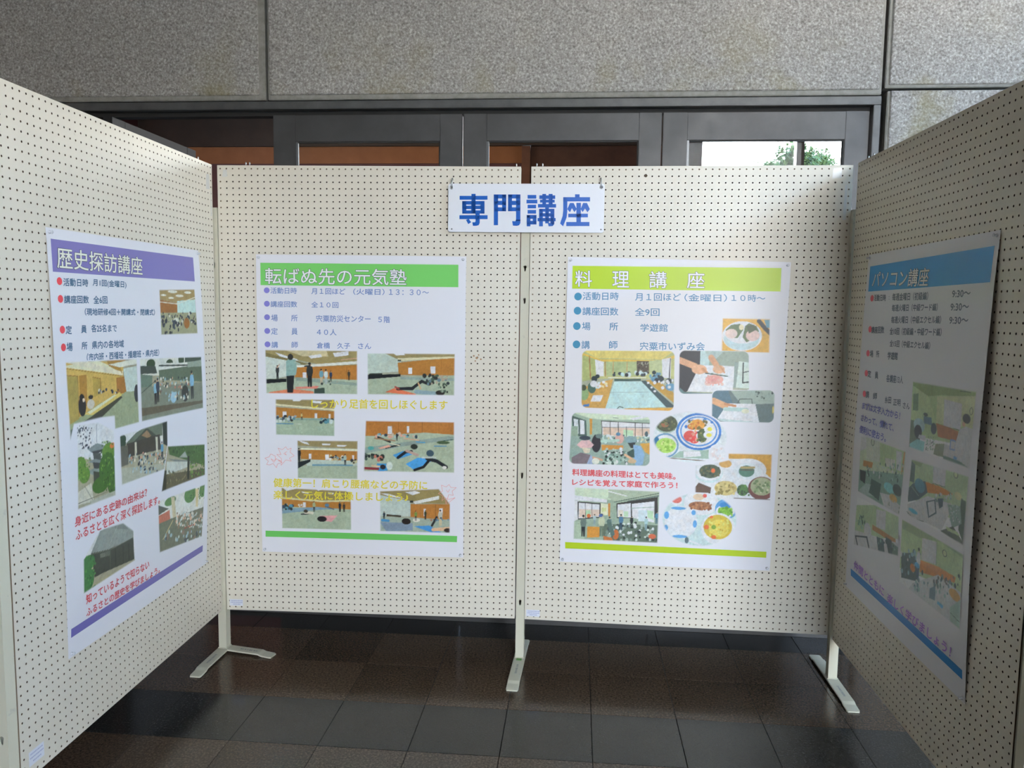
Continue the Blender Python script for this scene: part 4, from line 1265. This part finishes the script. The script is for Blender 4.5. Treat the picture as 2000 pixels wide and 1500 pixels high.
class Photo:
    ST = .0022
    def __init__(s, kind, q, paper):
        s.kind, s.q, s.paper = kind, q, paper
        if kind == 'E': c, r = q; lo = np.array(c)-r; hi = np.array(c)+r
        else: lo = np.min(q, 0); hi = np.max(q, 0)
        s.nx = max(4, int((hi[0]-lo[0])/s.ST)); s.nz = max(4, int((hi[1]-lo[1])/s.ST)); s.lo, s.hi = lo, hi
        s.xs = np.linspace(lo[0], hi[0], s.nx); s.zs = np.linspace(lo[1], hi[1], s.nz); s.X, s.Z = np.meshgrid(s.xs, s.zs)
        s.C = np.ones((s.nz, s.nx, 3))*np.array(albedo('989888', paper))
    def win(s, lo, hi):
        a = [np.searchsorted(s.xs, lo[0]-.003), np.searchsorted(s.xs, hi[0]+.003), np.searchsorted(s.zs, lo[1]-.003), np.searchsorted(s.zs, hi[1]+.003)]
        return slice(a[2], a[3]), slice(a[0], a[1])
    def put(s, w, d, col, soft=.0012):
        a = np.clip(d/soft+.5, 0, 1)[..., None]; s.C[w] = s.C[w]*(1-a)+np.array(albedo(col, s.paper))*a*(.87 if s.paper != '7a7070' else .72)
    def poly(s, col, P):
        w = s.win(np.min(P, 0), np.max(P, 0))
        if s.X[w].size: s.put(w, sdf(s.X[w], s.Z[w], P), col)
    def ell(s, col, c, r):
        w = s.win((c[0]-r[0], c[1]-r[1]), (c[0]+r[0], c[1]+r[1]))
        if s.X[w].size:
            k = np.hypot((s.X[w]-c[0])/r[0], (s.Z[w]-c[1])/r[1]); s.put(w, (1-k)*min(r), col)
    def line(s, col, wd, P):
        w = s.win(np.min(P, 0)-wd, np.max(P, 0)+wd)
        if not s.X[w].size: return
        X, Z = s.X[w], s.Z[w]; d = np.full(X.shape, 1e9)
        for a, b in zip(P[:-1], P[1:]):
            a = np.array(a); e = np.array(b)-a; t = np.clip(((X-a[0])*e[0]+(Z-a[1])*e[1])/(e@e+1e-12), 0, 1); d = np.minimum(d, np.hypot(X-a[0]-e[0]*t, Z-a[1]-e[1]*t))
        s.put(w, wd/2-d, col)
    def crowd(s, seed, n, size, q, cols):
        r = random.Random(seed); q = np.array(q); it = sorted((r.random(), r.random()) for _ in range(n))
        for v, u in it:
            p = (1-v)*((1-u)*q[0]+u*q[1])+v*((1-u)*q[3]+u*q[2]); z = size*r.uniform(.7, 1.25)
            s.ell(r.choice(cols), p, (z*.5*r.uniform(.7, 1.2), z*.5*r.uniform(.7, 1.3)))
    def person(s, p, h, c1, c2):
        x, z = p
        s.poly(c2, [(x-h*.09, z+h*.5), (x+h*.09, z+h*.5), (x+h*.08, z), (x+h*.01, z), (x, z+h*.35), (x-h*.02, z), (x-h*.08, z)])
        s.poly(c1, [(x-h*.10, z+h*.45), (x+h*.10, z+h*.45), (x+h*.14, z+h*.62), (x+h*.11, z+h*.82), (x, z+h*.86), (x-h*.11, z+h*.82), (x-h*.14, z+h*.62)])
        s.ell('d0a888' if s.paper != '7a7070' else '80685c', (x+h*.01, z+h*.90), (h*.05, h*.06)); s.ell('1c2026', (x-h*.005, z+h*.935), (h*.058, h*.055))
    def finish(s, pan, root, off):
        if s.kind == 'E': c, r = s.q; d = (1-np.hypot((s.X-c[0])/r[0], (s.Z-c[1])/r[1]))*min(r); fe = .006
        elif s.kind == 'R':
            q = np.array(s.q); rad = .022; cc = q.mean(0); qi = cc+(q-cc)*(1-rad/np.abs(q-cc)); d = sdf(s.X, s.Z, qi); d = np.where(d < 0, rad+d, rad+d); fe = .0022
        else: d = sdf(s.X, s.Z, s.q); fe = .0045
        a = np.clip(d/fe, 0, 1)[..., None]; rn = np.random.RandomState(7); g = 1+rn.normal(0, .05, s.C.shape[:2])[..., None]+blotch(rn, s.C.shape[:2], 3, .06)[..., None]+blotch(rn, s.C.shape[:2], 12, .05)[..., None]+blotch(rn, s.C.shape[:2], 5, .018)[..., None]*np.array((1, 0, -1))
        C = np.clip(s.C*g, 0, .85)*a+np.array((.77, .76, .785))*(1-a)
        D = disp(pan, s.X, s.Z)+off; V = np.stack([s.X, -D, s.Z], -1).reshape(-1, 3)
        keep = (a[..., 0] > 0); kf = keep[:-1, :-1] | keep[1:, :-1] | keep[:-1, 1:] | keep[1:, 1:]
        jj, ii = np.nonzero(kf); b = jj*s.nx+ii; F = np.stack([b, b+1, b+s.nx+1, b+s.nx], 1)
        used = np.unique(F); mp = -np.ones(len(V), int); mp[used] = np.arange(len(used)); V = V[used]; F = mp[F]; CC = np.concatenate([C.reshape(-1, 3)[used], np.ones((len(used), 1))], 1)
        me = bpy.data.meshes.new('photo_print'); me.vertices.add(len(V)); me.vertices.foreach_set('co', V.ravel())
        me.loops.add(F.size); me.loops.foreach_set('vertex_index', F.ravel().astype(np.int32)); me.polygons.add(len(F))
        me.polygons.foreach_set('loop_start', np.arange(len(F), dtype=np.int32)*4); me.polygons.foreach_set('use_smooth', [True]*len(F))
        me.update(calc_edges=True); ca = me.color_attributes.new('Col', 'FLOAT_COLOR', 'POINT'); ca.data.foreach_set('color', CC.ravel())
        me.materials.append(M_print); return link('photo_print', me, root)
def prs(t): return [tuple(float(v)*1e-4 for v in a.split(',')) for a in t]
cur = None; pan = None; nph = 0
def flush():
    global cur
    if cur: cur.finish(pan, root, .0003+.00012*nph); cur = None
for ln in SPEC.strip().splitlines():
    k, *a = ln.split(' ')
    if k in ('K', 'B', 'T', 'TT', 'TH', 'TU', 'O', 'F', 'Y'): flush()
    if k == 'K':
        if a[0] == pan: continue
        pan = a[0]; info = PI[pan]; root = world_empty('course_poster', pan); tag(root, info['label'], 'poster'); nph = 0
        pap = quad_mesh('paper', pan, root, info['q'], 0, M_paper, 60)
    elif k == 'B': quad_mesh('colour_banner', pan, root, prs(a[1:]), .0003, ink(a[0], info['paper']))
    elif k == 'O':
        q = prs(a[1:])
        for c_, r_ in zip(q[::2], q[1::2]):
            V = [(c_[0]+r_[0]*math.cos(t*math.pi/12), c_[1]+r_[1]*math.sin(t*math.pi/12)) for t in range(24)]
            S = np.array([v[0] for v in V]); Z = np.array([v[1] for v in V])
            mk('bullet_mark', np.stack([S, -disp(pan, S, Z)-.0005, Z], 1), [tuple(range(24))], ink(a[0], info['paper']), root)
    elif k == 'TT':
        q = prs(a[2:]); text_mesh('title_outline', pan, root, a[1], q, .0006, ink('303040' if pan != 'r' else '1c2028', info['paper']), .0019, 12)
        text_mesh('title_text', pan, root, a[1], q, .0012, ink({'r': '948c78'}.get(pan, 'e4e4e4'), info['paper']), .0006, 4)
    elif k in ('T', 'TU'): text_mesh('text_line', pan, root, a[1], prs(a[2:]), .00025 if k == 'TU' else .0006, ink(a[0], info['paper']), .0007 if pan in 'rl' else .0004, 4)
    elif k == 'TH': text_mesh('slogan_text', pan, root, a[1], prs(a[2:]), .0022, ink(a[0], info['paper']), .0007, 4)
    elif k == 'Y':
        P = prs(a[2:]); V, F = [], []; wd = .0007
        for A, C_ in zip(P[:-1], P[1:]):
            A, C_ = np.array(A), np.array(C_); e = (C_-A)/np.linalg.norm(C_-A); nn = np.array((-e[1], e[0]))*wd; n = len(V)
            for t in (A-nn, C_-nn, C_+nn, A+nn): V.append((t[0], -float(disp(pan, t[0], t[1]))-.0022, t[1]))
            F.append((n, n+1, n+2, n+3))
        mk('flower_drawing', V, F, ink(a[0], info['paper']), root)
    elif k == 'F':
        nph += 1; q = prs(a[1:]); cur = Photo(a[0], q, info['paper'])
    elif cur:
        if k == 'p': cur.poly(a[0], prs(a[1:]))
        elif k == 'e':
            q = prs(a[1:])
            for c_, r_ in zip(q[::2], q[1::2]): cur.ell(a[0], c_, r_)
        elif k == 'l': cur.line(a[0], float(a[1])*1e-4, prs(a[2:]))
        elif k == 'c': cur.crowd(int(a[0]), int(a[1]), float(a[2])*1e-4, prs(a[3:7]), a[7:])
        elif k == 'h': cur.person(prs(a[:1])[0], float(a[1])*1e-4, a[2], a[3])
flush()
bpy.data.objects.remove(TXO)

# clear push pins at the poster corners
pv, pf = lathe([(.0001, -.0105), (.0042, -.0105), (.0048, -.0095), (.0030, -.008), (.0024, -.0045), (.0045, -.0028), (.0045, -.0016), (.0001, -.0016)], 14)
HEAD = mk('pin_head', pv, pf, M_clear, None, True); hm = HEAD.data; bpy.data.objects.remove(HEAD)
nv, nf = lathe([(.0006, -.0016), (.0006, .002)], 6); NE = mk('pin_needle', nv, nf, M_metal, None, True); nm_ = NE.data; bpy.data.objects.remove(NE)
cn = ['upper left', 'upper right', 'lower right', 'lower left']; pn = {'l': 'purple-banner', 'b1': 'green-banner', 'b2': 'yellow-banner', 'r': 'blue-banner'}
for pan in ('l', 'b1', 'b2', 'r'):
    q = PI[pan]['q']; (ox, oy), a = O[pan]; cx = sum(p[0] for p in q)/4; cz = sum(p[1] for p in q)/4
    for i, (s, z) in enumerate(q):
        s += .012 if s < cx else -.012; z += .012 if z < cz else -.012; d = float(disp(pan, s, z))
        e = empty('push_pin', (ox+math.cos(a)*s+math.sin(a)*d, oy+math.sin(a)*s-math.cos(a)*d, z), a)
        tag(e, 'tiny clear push pin in the %s corner of the %s poster' % (cn[i], pn[pan]), 'push pin', 'push pins holding the posters')
        link('pin_head', hm, e); link('pin_needle', nm_, e)

# ---------------------------------------------------------------- hanging sign
SG = '''P -2553,18690 -1471,18693 -1469,18548 -2552,18544
P -2093,18767 -1934,18767 -1927,18017 -2087,18016
P -2450,18492 -2294,18492 -2290,18015 -2446,18015
P -2101,18493 -1932,18493 -1927,18017 -2097,18016
P -1739,18494 -1584,18494 -1579,18019 -1734,18018
P -2450,18492 -1584,18494 -1582,18362 -2449,18359
P -2449,18313 -1582,18316 -1581,18191 -2448,18187
P -2447,18137 -1580,18141 -1579,18019 -2446,18015
P -2555,17954 -1460,17959 -1458,17810 -2554,17805
P -1928,18024 -1768,18024 -1766,17792 -1925,17792
P -1926,17808 -1766,17809 -1765,17660 -1805,17576 -1889,17553 -2025,17552 -2050,17685 -1948,17685 -1925,17725
P -2299,17773 -2197,17817 -2094,17691 -2206,17617
N
P -1225,18746 -1064,18746 -1050,17581 -1212,17580
P -906,18747 -748,18747 -740,18111 -898,18111
P -1225,18746 -748,18747 -746,18596 -1224,18594
P -1223,18505 -745,18507 -743,18349 -1221,18347
P -1220,18258 -742,18260 -740,18111 -1218,18109
P -677,18747 -526,18748 -518,18112 -669,18112
P -368,18748 -201,18749 -186,17734 -354,17733
P -677,18747 -201,18749 -199,18597 -675,18596
P -674,18507 -197,18509 -195,18351 -672,18349
P -671,18260 -194,18262 -192,18114 -669,18112
P -355,17799 -187,17800 -185,17668 -234,17585 -318,17561 -470,17567 -506,17739 -381,17733
N
P 78,18730 412,18731 414,18593 80,18592
P 37,18552 455,18553 457,18412 39,18411
P 83,18362 408,18363 410,18225 85,18223
P 86,18164 411,18166 413,18027 88,18026
P 56,17973 196,17974 203,17544 62,17544
P 287,17974 431,17975 437,17615 293,17614
P 56,17973 431,17975 433,17830 58,17828
P 59,17752 435,17754 437,17615 61,17613
P 642,18770 785,18771 792,18364 649,18364
P 885,18771 1035,18771 1043,18365 893,18365
P 529,18718 1136,18719 1139,18585 531,18583
P 559,18551 1119,18552 1121,18447 560,18446
P 481,18389 1176,18392 1178,18257 483,18255
P 761,18266 904,18266 915,17657 771,17657
P 528,18209 1112,18211 1114,18103 529,18100
P 528,18209 671,18209 683,17547 539,17546
P 962,18210 1112,18211 1123,17642 972,17641
P 530,18044 1115,18047 1118,17922 532,17919
P 473,17859 1169,17863 1171,17741 475,17737
P 971,17740 1121,17741 1116,17625 1057,17559 907,17548 871,17674 972,17674
N
P 1893,18761 2066,18761 2069,18624 1896,18623
P 1444,18652 2465,18654 2469,18494 1447,18491
P 1950,18440 2122,18441 2139,17680 1966,17679
P 1649,18029 2397,18033 2400,17895 1652,17891
P 1579,17717 2464,17721 2467,17567 1582,17562
P 1444,18652 1603,18652 1608,18072 1586,17875 1459,17551 1343,17660 1434,17940 1454,18137
P 1707,18433 1847,18433 1968,18205 1881,18089 1785,18237 1715,18082 1606,18203
P 2205,18435 2355,18435 2469,18207 2379,18085 2283,18232 2196,18091 2117,18205'''
sg = empty('hanging_sign', (0, -.018, 0), .0463); tag(sg, 'white hanging sign with large blue Japanese characters across the two back panels', 'sign')
def rr_poly(x0, x1, z0, z1, r, n=5):
    out = []
    for cx, cz, a0 in ((x1-r, z1-r, 0), (x0+r, z1-r, 90), (x0+r, z0+r, 180), (x1-r, z0+r, 270)):
        for k in range(n+1): t = R(a0+90*k/n); out.append((cx+r*math.cos(t), cz+r*math.sin(t)))
    return out
P = rr_poly(-.2995, .3015, 1.7315, 1.9155, .008); n = len(P)
V = [(x, 0, z) for x, z in P]+[(x, .004, z) for x, z in P]
F = [tuple(range(n))[::-1], tuple(range(n, 2*n))]+[(i, (i+1) % n, n+(i+1) % n, n+i) for i in range(n)]
mk('sign_board', V, F, M_sign, sg)
V, F = [], []
for ln in (SG.strip()+'\nN').splitlines():
    if ln[0] == 'N':
        o = mk('character', V, F, M_blue, sg); V, F = [], []; continue
    q = prs(ln[2:].split(' ')); fl, tr = tess(q, []); n = len(V); V += [(x, -.0004, z) for x, z in fl]; F += [tuple(n+i for i in t) for t in tr]
for x, z in ((-.2867, 1.9006), (.2893, 1.903)):
    v, f = lathe([(.0038, .0005), (.0042, -.0016), (.0062, -.0016), (.0075, -.0002)], 16); o = mk('eyelet', v, f, M_metal, sg, True); o.location = (x, -.0002, z)
    v, f = lathe([(.0001, -.0003), (.004, -.0003)], 16); o = mk('eyelet_hole', v, f, M_dark, sg); o.location = (x, -.0002, z)
for x, z in ((-.2854, 1.7425), (.2908, 1.7438)):
    v, f = lathe([(.0001, -.0012), (.0022, -.001), (.0028, 0)], 10); o = mk('sign_screw', v, f, mat('dull_screw', (.25, .25, .25), .4, .6), sg, True); o.location = (x, -.0002, z)
for nm, x, z, sx in (('left', -.2867, 1.9006, 1), ('right', .2893, 1.903, -1)):
    hk = empty('wire_hook', (x*math.cos(.0463), -.018+x*math.sin(.0463), z), .0463)
    tag(hk, 'thin steel hook holding the %s end of the white sign' % nm, 'hook', 'hooks holding up the sign')
    pts = [(0, .010, -.003), (0, -.001, -.005), (0, -.008, 0), (sx*.0004, -.009, .012), (sx*.001, -.008, .026), (sx*.0022, -.004, .034), (sx*.003, .004, .036), (sx*.0035, .014, .034)]
    V, F = tube_path(pts, .0014, 8); mk('hook_wire', V, F, M_metal, hk, True)
    pts = [(sx*.0040, .012, .032), (sx*.0042, -.002, .033), (sx*.0046, -.006, .025), (sx*.0040, -.006, .004), (sx*.003, -.0035, -.002)]
    V, F = tube_path(pts, .0012, 8); mk('hook_wire', V, F, M_metal, hk, True)

# ---------------------------------------------------------------- trees beyond the lobby window
def tree(label, x, y, h, spreadr, seed):
    r = random.Random(seed); t = empty('tree', (x, y, -.062)); tag(t, label, 'tree', 'trees seen through the lobby window')
    pts = [(r.uniform(-.1, .1)*i/6, r.uniform(-.1, .1)*i/6, h*.95*i/6) for i in range(7)]; V, F = tube_path(pts, .09, 7); mk('trunk', V, F, M_bark, t, True)
    V, F = [], []
    for k in range(34):
        ph = r.uniform(.38, 1.0); rad = spreadr*(1.15-ph)*1.5+.12; a = r.uniform(0, 6.28); c = Vector((math.cos(a)*rad*r.random(), math.sin(a)*rad*r.random(), h*ph))
        for _ in range(200):
            d = Vector((r.gauss(0, 1), r.gauss(0, 1), r.gauss(0, .6)))*.17; p = c+d; n = len(V); u = Vector((r.gauss(0, 1), r.gauss(0, 1), r.gauss(0, 1))).normalized(); w = u.orthogonal().normalized()
            s = r.uniform(.05, .09); V += [p-u*s, p+w*s*.5, p+u*s, p-w*s*.5]; F.append((n, n+1, n+2, n+3))
    o = mk('foliage', V, F, M_leaf, t); o['kind'] = 'stuff'
for i, (s, z, rr_, lb_) in enumerate([(4.32, 5.0, .9, 'tallest tree top seen through the right door glass, left of the mullion'), (4.70, 4.88, .6, 'tree top just right of the thin mullion in the right door glass'), (4.99, 4.80, .7, 'low tree top near the right edge of the right door glass'), (3.98, 4.76, .8, 'lowest tree top in the door glass, left of the tallest one')]):
    D = 15; x = s*math.cos(WY); y = D+s*math.sin(WY); k = 1+.28*i          # each further along the same bearing, so the crowns stand clear of one another
    tree(lb_, .319+(x-.319)*k, -3.047+(y+3.047)*k, 1.437+(z-1.437)*k, rr_*(1+.1*i), i+2)
